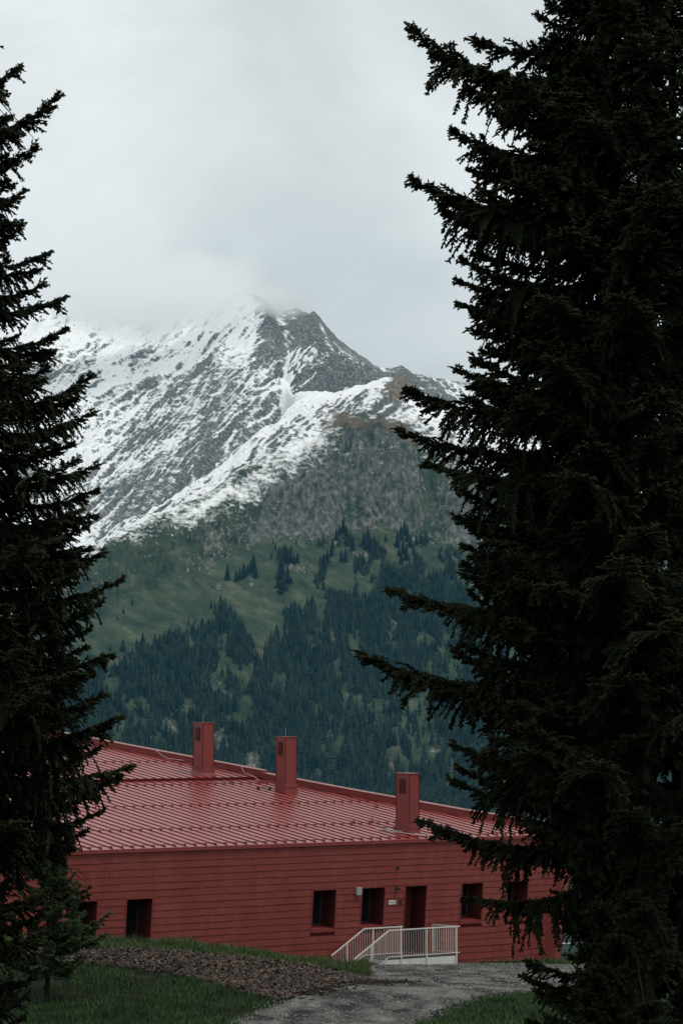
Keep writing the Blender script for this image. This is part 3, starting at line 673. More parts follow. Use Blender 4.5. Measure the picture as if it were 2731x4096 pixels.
S0, S1 = -13.5, 17.75
def corner_s(t_): return 18.22 + 0.10 * (t_ - 0.24)
# openings: s0, s1, t_top, t_bottom, kind
OPEN = [('wide_window', -5.32, -4.24, -1.60, -3.09), ('tall_window', -3.00, -1.94, -1.60, -3.40), ('window', 5.19, 6.25, -1.60, -3.11), ('window', 7.49, 8.56, -1.60, -3.11),
        ('door', 9.57, 10.60, -1.60, -4.26), ('window', 12.37, 13.41, -1.60, -3.11), ('window', 14.69, 15.74, -1.60, -3.11)]
DEP = 0.95
T_BOT = -5.6
# solid wall body behind the cladding, in bands between the openings
wall = empty('wall', (0, 0, 0), bld)
TR = 0.045
ops = sorted([(o[1] - TR, o[2] + TR, o[3] + TR, o[4] - TR - (0.06 if o[0] == 'window' else 0), o[0]) for o in OPEN])
def wbox(mb, s0, s1, t0, t1, o0, o1, skew0=0.0, skew1=0.0):
    p = [W(s0, t0, o0), W(s1, t0, o0), W(s1, t0, o1), W(s0, t0, o1), W(s0, t1, o0), W(s1, t1, o0), W(s1, t1, o1), W(s0, t1, o1)]
    mb.hexa(p)
mb = MB()
cur = S0
for (a, b_, tt, tb, kd) in ops:
    wbox(mb, cur, a + TR, T_BOT, 0.10, -0.45, -0.012); cur = b_ - TR
    wbox(mb, a + TR + 0.002, b_ - TR - 0.002, tt - TR, 0.098, -0.45, -0.014)
    if tb > -4.2: wbox(mb, a + TR + 0.002, b_ - TR - 0.002, T_BOT, tb + TR, -0.45, -0.014)
wbox(mb, cur, S1, T_BOT, 0.10, -0.45, -0.012)
B(mb, 'wall_core', M['seam_red'], wall)
# cladding: each course is a row of overlapping sheets, the lower edge proud of the sheet below
def panel_mesh(s0, s1, tb, tt, jig):
    """a long sheet pressed into shingles, each with its own slightly uneven lower edge"""
    mb = MB(); k = 5; ns = max(1, round((s1 - s0) / 0.47))
    for i in range(ns):
        a_, b_ = s0 + (s1 - s0) * i / ns, s0 + (s1 - s0) * (i + 1) / ns
        lip, topo = 0.022 + jig + r2.uniform(-0.004, 0.005), 0.010
        l0, l1 = tb + r2.uniform(-0.008, 0.006), tb + r2.uniform(-0.008, 0.006)
        sec = lambda e: [(e + 0.007, -0.006), (e + 0.005, lip), (e + 0.018, lip + 0.002), (tt, topo), (tt, -0.006)]
        p = [W(a_ + 0.001, c, o) for c, o in sec(l0)] + [W(b_ - 0.001, c, o) for c, o in sec(l1)]
        mb.poly(p, [tuple(range(k))[::-1], tuple(range(k, 2 * k))] + [(j, (j + 1) % k, k + (j + 1) % k, k + j) for j in range(k)])
    return mb
r2 = random.Random(3)
np_ = 0
r2 = random.Random(3)
for i in range(-1, 21):
    tt = 0.0 - CH * i; tb = tt - CH
    if i == -1: tt, tb = 0.085, 0.0
    segs = [(S0, min(corner_s(tb), corner_s(tt)) - 0.05)]
    for (a, b_, ot, ob, kd) in ops:
        if tb + 0.02 < ot and tt - 0.02 > ob:
            ns = []
            for (p0, p1) in segs:
                if a > p0 and b_ < p1: ns += [(p0, a), (b_, p1)]
                else: ns.append((p0, p1))
            segs = ns
    offs = r2.uniform(0, 2.0)
    for (p0, p1) in segs:
        cuts = [p0]; x_ = p0 + (offs if p1 - p0 > 3 else 99)
        while x_ < p1 - 0.5:
            cuts.append(x_); x_ += 2.1
        cuts.append(p1)
        for q0, q1 in zip(cuts, cuts[1:]):
            jz = r2.uniform(-0.007, 0.007)
            B(panel_mesh(q0 + 0.0015, q1 - 0.0015, tb + jz, tt - 0.004, r2.uniform(-0.004, 0.005)), 'siding_panel', M['wall_red'], wall); np_ += 1
# openings
def frame_trim(mb, s0, s1, tt, tb, full_bottom):
    o0, o1 = -0.02, 0.034
    wbox(mb, s0 - TR, s0, tb, tt + TR, o0, o1); wbox(mb, s1, s1 + TR, tb, tt + TR, o0, o1)
    wbox(mb, s0 + 0.001, s1 - 0.001, tt, tt + TR, o0, o1 - 0.002)
    if full_bottom: wbox(mb, s0 - TR, s1 + TR, tb - TR - 0.06, tb - 0.001, o0, o1 + 0.004)
for (kd, s0, s1, tt, tb) in OPEN:
    root = empty('door' if kd == 'door' else 'window', tuple(W((s0 + s1) / 2, tb) - np.array(bld.location)), bld)
    mb = MB(); frame_trim(mb, s0, s1, tt, tb, kd != 'door'); B(mb, 'surround', M['trim_red'], root)
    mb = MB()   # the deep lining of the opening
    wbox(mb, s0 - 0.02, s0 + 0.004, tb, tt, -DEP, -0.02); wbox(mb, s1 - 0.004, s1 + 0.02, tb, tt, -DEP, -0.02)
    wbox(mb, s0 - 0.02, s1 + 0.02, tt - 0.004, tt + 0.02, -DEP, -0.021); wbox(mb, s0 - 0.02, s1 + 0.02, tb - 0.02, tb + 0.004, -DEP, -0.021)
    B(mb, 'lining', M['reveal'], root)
    if kd != 'door':
        fw = 0.055
        mb = MB()
        wbox(mb, s0 + 0.004, s0 + fw, tb + 0.004, tt - 0.004, -DEP - 0.03, -DEP + 0.05); wbox(mb, s1 - fw, s1 - 0.004, tb + 0.004, tt - 0.004, -DEP - 0.03, -DEP + 0.05)
        wbox(mb, s0 + fw, s1 - fw, tt - fw, tt - 0.004, -DEP - 0.03, -DEP + 0.048); wbox(mb, s0 + fw, s1 - fw, tb + 0.004, tb + fw, -DEP - 0.03, -DEP + 0.048)
        wbox(mb, s0 + 0.30, s0 + 0.345, tb + fw, tt - fw, -DEP - 0.03, -DEP + 0.044)
        B(mb, 'frame', M['frame_dark'], root)
        mb = MB(); wbox(mb, s0 + fw, s0 + 0.30, tb + fw, tt - fw, -DEP - 0.012, -DEP); B(mb, 'pane', M['glass'], root)
        mb = MB(); wbox(mb, s0 + 0.345, s1 - fw, tb + fw, tt - fw, -DEP - 0.012, -DEP); B(mb, 'pane', M['glass'], root)
        mb = MB(); wbox(mb, s0 + 0.002, s1 - 0.002, tb + 0.005, tb + 0.018, -DEP + 0.05, 0.02); B(mb, 'sill', M['trim_red'], root)
        root['label'] = 'deep-set dark window with thin red surround'
    else:
        mb = MB(); wbox(mb, s0 + 0.006, s1 - 0.006, tb + 0.01, tt - 0.006, -DEP - 0.02, -DEP + 0.03); lf = B(mb, 'door_leaf', M['door'], root)
        mb = MB(); wbox(mb, s0 + 0.10, s0 + 0.13, tb + 0.95, tb + 1.10, -DEP + 0.031, -DEP + 0.08); wbox(mb, s0 + 0.10, s0 + 0.22, tb + 1.02, tb + 1.045, -DEP + 0.08, -DEP + 0.10); B(mb, 'handle', M['grey_metal'], root)
        mb = MB(); wbox(mb, s0 + 0.32, s0 + 0.335, tb + 0.10, tt - 0.10, -DEP + 0.0305, -DEP + 0.036); B(mb, 'joint', M['frame_dark'], root)
        root['label'] = 'dark brown-red entrance door in a deep recess'
# the end wall, leaning too, running back from the corner
def roof_pt(uu, q_, up=0.0):
    return E0 + U * uu + QQ * q_ + NR * up
AL = rad(7.6); QQ = -NN * math.cos(AL) + ZZ * math.sin(AL); NR = NN * math.sin(AL) + ZZ * math.cos(AL)
E0 = np.array([-5.23675734, 93.31092709, -4.72519488])
PAR = [(18.15, -0.03), (15.85, 4.6), (13.95, 10.4), (12.60, 15.2), (9.55, 26.2), (8.3, 30.6)]      # side parapet in roof coordinates
def par_u(q_): return float(np.interp(q_, [p[1] for p in PAR], [p[0] for p in PAR]))
mb = MB()
for (a, b_) in zip(PAR, PAR[1:]):
    a1, b1 = roof_pt(a[0] - 0.25, a[1], -0.02), roof_pt(b_[0] - 0.25, b_[1], -0.02)
    lo = lambda p_, f: np.array([p_[0], p_[1], -11.5]) - U * 0.85 * f
    i1, i2 = a1 - U * 0.3, b1 - U * 0.3
    mb.hexa([lo(i1, 1), lo(a1, 1), lo(b1, 1), lo(i2, 1), i1, a1, b1, i2])
B(mb, 'end_wall', M['wall_red'], bld)
mb = MB()
ba, bb = roof_pt(8.3, 30.6, -0.02), roof_pt(S0, 30.6, -0.02)
mb.hexa([np.r_[ba[:2], -11.5], np.r_[bb[:2], -11.5], np.r_[(bb + QQ * .4)[:2], -11.5], np.r_[(ba + QQ * .4)[:2], -11.5], ba, bb, bb + QQ * .4, ba + QQ * .4])
ca_, cb_ = roof_pt(S0, 0.1, -0.05), roof_pt(S0, 30.6, -0.05)
mb.hexa([np.r_[(ca_ - U * .3)[:2], -11.5], np.r_[ca_[:2], -11.5], np.r_[cb_[:2], -11.5], np.r_[(cb_ - U * .3)[:2], -11.5], ca_ - U * .3, ca_, cb_, cb_ - U * .3])
B(mb, 'rear_wall', M['wall_red'], bld)

# ---- roof: standing seam sheets
roof = empty('roof', (0, 0, 0), bld)
STEP_Q, STEP_H, SP = 15.2, 0.11, 0.4455
def rbox(mb, u0, u1, q0, q1, h0, h1, dq0=0, dq1=0):
    p = [roof_pt(u0, q0, h0), roof_pt(u1, q0, h0), roof_pt(u1, q1, h0), roof_pt(u0, q1, h0), roof_pt(u0, q0, h1), roof_pt(u1, q0, h1), roof_pt(u1, q1, h1), roof_pt(u0, q1, h1)]
    mb.hexa(p)
us = np.arange(-13.42, 18.1, SP)
def q_end(uu):   # where the seam line meets the side parapet
    qs = np.linspace(30.5, 0, 400)
    for q_ in qs:
        if par_u(q_) - 0.02 > uu: return q_
    return 0.0
for i, u0 in enumerate(us):
    u1 = u0 + SP; qe, qe1 = q_end(u0), q_end(u1)
    if qe < 0.3: continue
    qm = max(qe, qe1)
    for lo_, hi_, h in ((0.0, min(qm, STEP_Q), 0.0), (STEP_Q, qm, STEP_H)):
        if hi_ - lo_ < 0.3: continue
        mb = MB()
        if hi_ >= qm - 0.01 and qe1 < qe - 0.05:
            e1 = max(qe1, lo_ + 0.02)
            p = [roof_pt(u0, lo_, h - 0.03), roof_pt(u1, lo_, h - 0.03), roof_pt(u1, e1, h - 0.03), roof_pt(u0, hi_, h - 0.03)]; p += [roof_pt(u0, lo_, h), roof_pt(u1, lo_, h), roof_pt(u1, e1, h), roof_pt(u0, hi_, h)]
            mb.hexa(p)
        else: rbox(mb, u0, u1, lo_, hi_, h - 0.03, h)
        pn = B(mb, 'roof_sheet', M['roof_red'], roof)
    for lo_, hi_, h in ((0.12, min(qe, STEP_Q), 0.0), (STEP_Q, qe, STEP_H)):
        if hi_ - lo_ < 0.2: continue
        mb = MB(); rbox(mb, u0 - 0.010, u0 + 0.010, lo_, hi_, h - 0.005, h + 0.030)
        B(mb, 'standing_seam', M['seam_red'], roof)
# step riser, eave gutter
mb = MB(); rbox(mb, -13.4, par_u(STEP_Q) - 0.05, STEP_Q - 0.012, STEP_Q + 0.02, -0.02, STEP_H + 0.012); B(mb, 'roof_step', M['seam_red'], roof)
mb = MB()
sec = [(0.24, -0.05), (0.255, 0.075), (0.118, 0.085), (0.105, 0.075), (0.105, -0.02)]
ps = [W(S0, *c_) for c_ in sec] + [W(18.2, *c_) for c_ in sec]; kk = 5
mb.poly(ps, [tuple(range(kk))[::-1], tuple(range(kk, 2 * kk))] + [(i, (i + 1) % kk, kk + (i + 1) % kk, kk + i) for i in range(kk)])
B(mb, 'eave_fascia', M['trim_red'], roof)
# side parapet with coping
mb, mc = MB(), MB()
for (a, b_) in zip(PAR, PAR[1:]):
    up0 = 0.27 + (STEP_H if a[1] >= 15 else 0)
    f0, f1 = roof_pt(a[0], a[1]), roof_pt(b_[0], b_[1])
    dv = (f1 - f0) / np.linalg.norm(f1 - f0); wv = np.cross(dv, NR); wv /= np.linalg.norm(wv)
    if wv @ U < 0: wv = -wv
    f1 = f1 + dv * 0.004
    lo0, lo1 = f0 - NR * 0.1, f1 - NR * 0.1
    mb.hexa([lo0, lo0 + wv * 0.30, lo1 + wv * 0.30, lo1, f0 + NR * up0, f0 + NR * up0 + wv * 0.30, f1 + NR * up0 + wv * 0.30, f1 + NR * up0])
    c0, c1_ = f0 + NR * (up0 + 0.001) - wv * 0.03, f1 + NR * (up0 + 0.001) - wv * 0.03
    mc.hexa([c0, c0 + wv * 0.36, c1_ + wv * 0.36, c1_, c0 + NR * 0.028, c0 + NR * 0.028 + wv * 0.36, c1_ + NR * 0.028 + wv * 0.36, c1_ + NR * 0.028])
pp = B(mb, 'parapet', M['trim_red'], roof); 
o = B(mc, 'coping', M['coping'], roof)
# snow guards: a rail on clamps that sit on each seam
def snow_guard(q_, ua, ub, h=0.0):
    mb = MB()
    mb.tube([roof_pt(ua, q_, h + 0.075), roof_pt(ub, q_, h + 0.075)], 0.011, 5)
    for u0 in us:
        if ua - 0.01 <= u0 <= ub + 0.01:
            rbox(mb, u0 - 0.020, u0 + 0.020, q_ - 0.035, q_ + 0.018, h + 0.0, h + 0.055)
            rbox(mb, u0 - 0.014, u0 + 0.014, q_ - 0.016, q_ + 0.016, h + 0.055, h + 0.088)
    B(mb, 'snow_guard', M['seam_red'], roof)
snow_guard(0.25, -13.4, 17.6); snow_guard(3.48, -13.4, 11.6); snow_guard(8.62, -13.4, 14.3); snow_guard(13.85, -13.4, 12.55); snow_guard(19.75, -13.4, 11.2, STEP_H)
for (ua, ub, q_) in ((11.05, 11.3, 12.5), (10.4, 10.6, 2.2), (9.6, 10.1, 17.4)):
    mb = MB(); mb.tube([roof_pt(ua - 0.5, q_, 0.1), roof_pt(ub, q_, 0.1)], 0.012, 5); rbox(mb, ua - 0.45, ua - 0.36, q_ - 0.05, q_ + 0.05, 0, 0.1); rbox(mb, ub - 0.1, ub - 0.02, q_ - 0.05, q_ + 0.05, 0, 0.1)
    B(mb, 'snow_guard', M['seam_red'], roof)
# roof anchors
for (uu, q_) in ((10.55, 19.0), (11.0, 18.7), (10.35, 14.25), (11.9, 14.2), (9.65, 3.9), (10.55, 3.9), (13.2, 7.3), (9.5, 24.0)):
    h = STEP_H if q_ > STEP_Q else 0
    mb = MB(); rbox(mb, uu - 0.11, uu + 0.11, q_ - 0.05, q_ + 0.05, h + 0.04, h + 0.065); P0_, P1_ = roof_pt(uu - 0.07, q_, h + 0.06), roof_pt(uu + 0.07, q_, h + 0.06); mb.tube([P0_, P0_ + ZZ * 0.10, P1_ + ZZ * 0.10, P1_], 0.016, 5)
    B(mb, 'roof_anchor', M['seam_red'], roof)
# lightning conductor wires
def wire(pts, r=0.011): 
    mb = MB(); mb.tube(pts, r, 5); B(mb, 'lightning_wire', M['wire'], roof)
def pt_par(q_, off, up): return roof_pt(par_u(q_) + off, q_, up)
wire([pt_par(21.6, 0.1, 0.30 + STEP_H), pt_par(21.5, -0.1, 0.30 + STEP_H), pt_par(21.0, -0.16, 0.12 + STEP_H), roof_pt(10.75, 20.4, 0.1 + STEP_H), roof_pt(11.2, 19.75, 0.09 + STEP_H)])
wire([pt_par(16.4, 0.1, 0.30 + STEP_H), pt_par(16.4, -0.05, 0.30 + STEP_H), pt_par(16.2, -0.06, 0.05 + STEP_H), roof_pt(12.15, 15.4, 0.06 + STEP_H), roof_pt(12.1, 14.7, 0.06)])
wire([roof_pt(9.6, 2.2, 0.05), roof_pt(10.2, 1.0, 0.06), roof_pt(10.7, 0.3, 0.06)], 0.014); wire([roof_pt(9.9, 2.25, 0.05), roof_pt(10.5, 1.0, 0.06), roof_pt(10.95, 0.3, 0.06)], 0.014)
dots = [roof_pt(3.35 + 0.0 * i, 12.4 - i * 1.55, 0.0) for i in range(8)]
for P in dots:
    mb = MB(); mb.tube([P, P + ZZ * 0.09], 0.012, 5); B(mb, 'wire_clip', M['wire'], roof)

# ---- chimneys: tall square sheet-metal shafts with louvre, flared foot
def chimney(uu, q_, wu, dq, hgt, flare):
    """front corner at (uu, q_) on the roof"""
    rt = empty('chimney', (0, 0, 0), bld)
    b0 = roof_pt(uu, q_); B_ = lambda du, dn, zz: np.array([b0[0], b0[1], 0]) + U * du - NN * dn + ZZ * zz
    zr = lambda dn: b0[2] + math.tan(AL) * dn
    zt = b0[2] + hgt
    mb = MB(); mb.hexa([B_(0, 0, zr(0) - .1), B_(wu, 0, zr(0) - .1), B_(wu, dq, zr(dq) - .1), B_(0, dq, zr(dq) - .1), B_(0, 0, zt), B_(wu, 0, zt), B_(wu, dq, zt), B_(0, dq, zt)])
    B(mb, 'shaft', M['trim_red'], rt)
    mb = MB(); e = 0.035
    mb.hexa([B_(-e, -e, zt), B_(wu + e, -e, zt), B_(wu + e, dq + e, zt), B_(-e, dq + e, zt), B_(-e, -e, zt + 0.03), B_(wu + e, -e, zt + 0.03), B_(wu + e, dq + e, zt + 0.03), B_(-e, dq + e, zt + 0.03)])
    B(mb, 'cap', M['coping'], rt)
    # corner beads
    for du, dn in ((0, 0), (wu, 0), (0, dq)):
        mb = MB(); mb.box(-0.012, 0.012, -0.012, 0.012, 0, 1); 
        V_ = [tuple(B_(du, dn, zr(dn) + 0.3 + z_ * (hgt - math.tan(AL) * dn - 0.32)) + U * x_ - NN * y_) for x_, y_, z_ in mb.v]; mb.v = V_
        B(mb, 'corner_bead', M['seam_red'], rt)
    # flared foot and band parallel to the roof
    for (g0, g1, h0, h1, nm) in ((0.05, 0.05, 0.28, 0.40, 'band'), (flare, 0.03, -0.02, 0.278, 'foot')):
        mb = MB(); q4 = [(-1, -1), (1, -1), (1, 1), (-1, 1)]
        lo_ = [B_((wu + g0 if i > 0 else -g0), (dq + g0 if j > 0 else -g0), zr(dq + g0 if j > 0 else -g0) + h0) for i, j in q4]
        hi_ = [B_((wu + g1 if i > 0 else -g1), (dq + g1 if j > 0 else -g1), zr(dq + g1 if j > 0 else -g1) + h1) for i, j in q4]
        mb.hexa(lo_ + hi_); B(mb, nm, M['trim_red'], rt)
    # louvre on the left face
    mb = MB(); y0, y1, z0, z1 = dq * 0.32, dq * 0.74, zt - 0.78, zt - 0.18
    fr_ = lambda dn, zz, o_: B_(-o_, dn, zz)
    mb.hexa([fr_(y0, z0, .004), fr_(y1, z0, .004), fr_(y1, z0, .012), fr_(y0, z0, .012), fr_(y0, z1, .004), fr_(y1, z1, .004), fr_(y1, z1, .012), fr_(y0, z1, .012)])
    gr = B(mb, 'grille', M['dark'], rt)
    for i in range(6):
        za = z0 + 0.03 + i * (z1 - z0 - 0.04) / 6; mb = MB()
        mb.hexa([fr_(y0 - .02, za, .013), fr_(y1 + .02, za, .013), fr_(y1 + .02, za, .055), fr_(y0 - .02, za, .055), fr_(y0 - .02, za + 0.05, .013), fr_(y1 + .02, za + 0.05, .013), fr_(y1 + .02, za + 0.02, .055), fr_(y0 - .02, za + 0.02, .055)])
        o = B(mb, 'louvre_slat', M['seam_red'], rt)
    # rod
    mb = MB(); c_ = B_(wu * 0.45, dq * 0.5, zt); mb.tube([c_, c_ + ZZ * 0.42], 0.008, 5); B(mb, 'lightning_rod', M['cable'], rt)
    return rt
chimney(9.80, 15.75, 0.57, 0.80, 2.46, 0.16); chimney(11.24, 11.25, 0.58, 0.74, 2.44, 0.04); chimney(10.33, 0.92, 0.47, 0.90, 2.42, 0.03)
# ---- fittings on the wall
def fit(name, boxes, mat):
    mb = MB()
    for q_ in boxes: wbox(mb, *q_)
    return B(mb, name, mat, bld)
fit('meter_box', [(7.15, 7.38, -1.83, -1.54, 0.0, 0.14)], M['grey_metal'])['label'] = 'small light grey box beside the window'
fit('sensor', [(9.07, 9.16, -0.91, -0.82, 0.0, 0.08)], M['dark'])
mb = MB(); mb.tube([W(9.12, -1.62, 0.0), W(9.12, -1.62, 0.10), W(9.13, -1.66, 0.18)], [0.05, 0.06, 0.055], 10); mb.box(-1, 1, -1, 1, -1, 1); mb.v = mb.v[:-8]; mb.f = mb.f[:-6]; B(mb, 'wall_lamp', M['dark'], bld)
sg = fit('sign_plate', [(8.77, 9.11, -2.28, -2.11, 0.02, 0.045)], M['rail_white'])
mb = MB()
r4 = random.Random(2)
for row, (t_, hh) in enumerate(((-2.165, 0.016), (-2.192, 0.016), (-2.225, 0.012))):   # rows of small unreadable letters
    x_ = 8.80
    while x_ < 9.07:
        wl = r4.uniform(0.012, 0.05); wbox(mb, x_, min(x_ + wl, 9.08), t_ - hh, t_, 0.0455, 0.048); x_ += wl + 0.012
B(mb, 'lettering', M['grey_metal'], sg)
fit('intercom', [(9.27, 9.41, -2.29, -2.13, 0.0, 0.07)], M['dark'])
mb = MB(); mb.tube([W(9.09, -3.16, 0.05), W(9.09, -3.08, 0.05)], [0.05, 0.05], 8); B(mb, 'bell_lamp', M['dark'], bld)
tag(bld, 'long red metal-clad building with standing seam roof and three chimneys', 'building')

# ================================================================== ENTRANCE PLATFORM AND RAILING
ZD = -9.199
st = empty('entrance_stairs', tuple(A0 + U * 9.5 + NN * 0.4 + ZZ * (ZD - A0[2])))
def Pq(s, o, z): return A0 + U * s + NN * o + ZZ * (z - A0[2])
def pbox(mb, s0, s1, o0, o1, z0, z1):
    mb.hexa([Pq(s0, o0, z0), Pq(s1, o0, z0), Pq(s1, o1, z0), Pq(s0, o1, z0), Pq(s0, o0, z1), Pq(s1, o0, z1), Pq(s1, o1, z1), Pq(s0, o1, z1)])
mb = MB(); pbox(mb, 7.75, 11.16, -0.40, 1.05, -10.2, ZD - 0.03); B(mb, 'plinth', M['concrete'], st)
mb = MB(); pbox(mb, 7.70, 11.10, -0.38, 1.02, ZD - 0.026, ZD); B(mb, 'deck', M['frame_dark'], st)
for i in range(4):
    zt = ZD - 0.165 * (i + 1); mb = MB(); pbox(mb, 7.75 - 0.28 * (i + 1) - 0.02, 7.745 - 0.28 * i, -0.30, 1.0, zt - 0.05, zt); B(mb, 'step', M['concrete'], st)
mb = MB()
for o_ in (-0.30, 1.0):
    pass
mb.hexa([Pq(6.45, 0.96, -10.3), Pq(7.748, 0.96, -10.3), Pq(7.748, 1.04, -10.3), Pq(6.45, 1.04, -10.3), Pq(6.45, 0.96, ZD - 0.80), Pq(7.748, 0.96, ZD - 0.03), Pq(7.748, 1.04, ZD - 0.03), Pq(6.45, 1.04, ZD - 0.80)])
B(mb, 'stringer', M['concrete'], st)
tag(st, 'pale concrete entrance platform with steps at the door', 'stairs')

rl = empty('railing', tuple(st.location))
H = 1.10; SL = 0.615
def top_z(s, knee): return ZD + H - max(0, knee - s) * SL
def rail_run(o_, s0, s1, knee, posts, sub_h=0.09, s_end=None):
    mb = MB()
    mb.bar(Pq(s0, o_, top_z(s0, knee)), Pq(knee, o_, top_z(knee, knee)), 0.045, 0.045); mb.bar(Pq(knee - 0.01, o_, ZD + H), Pq(s1, o_, ZD + H), 0.045, 0.045)
    B(mb, 'handrail', M['rail_white'], rl)
    mb = MB(); lo0 = knee + 0.0
    mb.bar(Pq(max(s0, knee - 1.2), o_, ZD + sub_h - (knee - max(s0, knee - 1.2)) * SL), Pq(knee, o_, ZD + sub_h), 0.02, 0.028); mb.bar(Pq(knee - 0.005, o_, ZD + sub_h), Pq(s1, o_, ZD + sub_h), 0.02, 0.028)
    B(mb, 'bottom_rail', M['rail_white'], rl)
    for s_ in posts:
        mb = MB(); zt = top_z(s_, knee) - 0.02; mb.bar(Pq(s_, o_, zt - H - 0.35), Pq(s_, o_, zt), 0.055, 0.055); B(mb, 'post', M['rail_white'], rl)
    s_ = s0 + 0.10
    while s_ < s1 - 0.02:
        if all(abs(s_ - p_) > 0.05 for p_ in posts):
            zt = top_z(s_, knee) - 0.02; mb = MB(); mb.bar(Pq(s_, o_, zt - H + sub_h), Pq(s_, o_, zt), 0.016, 0.016); B(mb, 'baluster', M['rail_white'], rl)
        s_ += 0.113
rail_run(1.075, 6.22, 11.28, 7.87, [7.05, 8.45, 9.68, 10.95 + 0.18])
rail_run(-0.11, 6.0, 9.38, 7.55, [6.75, 7.98, 9.30])
# side run back to the wall
mb = MB(); mb.bar(Pq(11.13, 1.075, ZD + H + 0.002), Pq(10.92, -0.19, ZD + H + 0.002), 0.04, 0.04); B(mb, 'handrail', M['rail_white'], rl)
mb = MB(); mb.bar(Pq(11.13, 1.075, ZD + 0.092), Pq(10.92, -0.19, ZD + 0.092), 0.02, 0.026); B(mb, 'bottom_rail', M['rail_white'], rl)
for i in range(12):
    f = i / 11; mb = MB(); wd = 0.055 if i in (11,) else 0.016
    if i == 0: continue
    s_, o_ = 11.13 - 0.21 * f, 1.075 - 1.265 * f; mb.bar(Pq(s_, o_, ZD + (0.09 if wd < 0.05 else 0)), Pq(s_, o_, ZD + H - 0.02), wd, wd); B(mb, 'post' if wd > 0.05 else 'baluster', M['rail_white'], rl)
tag(rl, 'white metal railing with thin balusters around the entrance stairs', 'railing')

# ---- cable fence beyond the end of the building
fn = empty('cable_fence', (9.5, 112, -11))
for i in range(5):
    mb = MB(); x_ = 9.0 + i * 1.6; mb.bar((x_, 112 + i * 0.5, -12.5), (x_, 112 + i * 0.5, -8.5), 0.05, 0.05); B(mb, 'post', M['cable'], fn)
for z_ in (-8.6, -9.05, -9.5, -9.95):
    mb = MB(); mb.tube([(9.0, 112, z_), (15.4, 114, z_)], 0.018, 5); B(mb, 'cable', M['cable'], fn)
tag(fn, 'thin cable fence beyond the end corner of the building', 'fence')

# ================================================================== SPRUCES
def spindles(p0, d, ln, r):
    """four-sided needle-covered shoots: base ring, belly ring, tip"""
    n_ = len(p0); d = d / np.linalg.norm(d, axis=1)[:, None]
    ref = np.where(np.abs(d[:, 2:3]) < 0.9, np.array([[0, 0, 1.0]]), np.array([[1.0, 0, 0]]))
    a = np.cross(d, ref); a /= np.linalg.norm(a, axis=1)[:, None]; b = np.cross(d, a)
    ph = rng.uniform(0, 6.28, n_)
    V = np.empty((n_, 7, 3))
    for j in range(3):
        an = ph + 2.094 * j; dirv = a * np.cos(an)[:, None] + b * np.sin(an)[:, None]
        V[:, j] = p0 + dirv * (r * 0.75)[:, None]
        V[:, 3 + j] = p0 + d * (ln * 0.66)[:, None] + dirv * (r * 1.05)[:, None]
    V[:, 6] = p0 + d * ln[:, None]
    f = np.array([(0, 1, 4), (0, 4, 3), (1, 2, 5), (1, 5, 4), (2, 0, 3), (2, 3, 5), (3, 4, 6), (4, 5, 6), (5, 3, 6)])
    return V.reshape(-1, 3), (f[None] + (np.arange(n_) * 7)[:, None, None]).reshape(-1, 3)

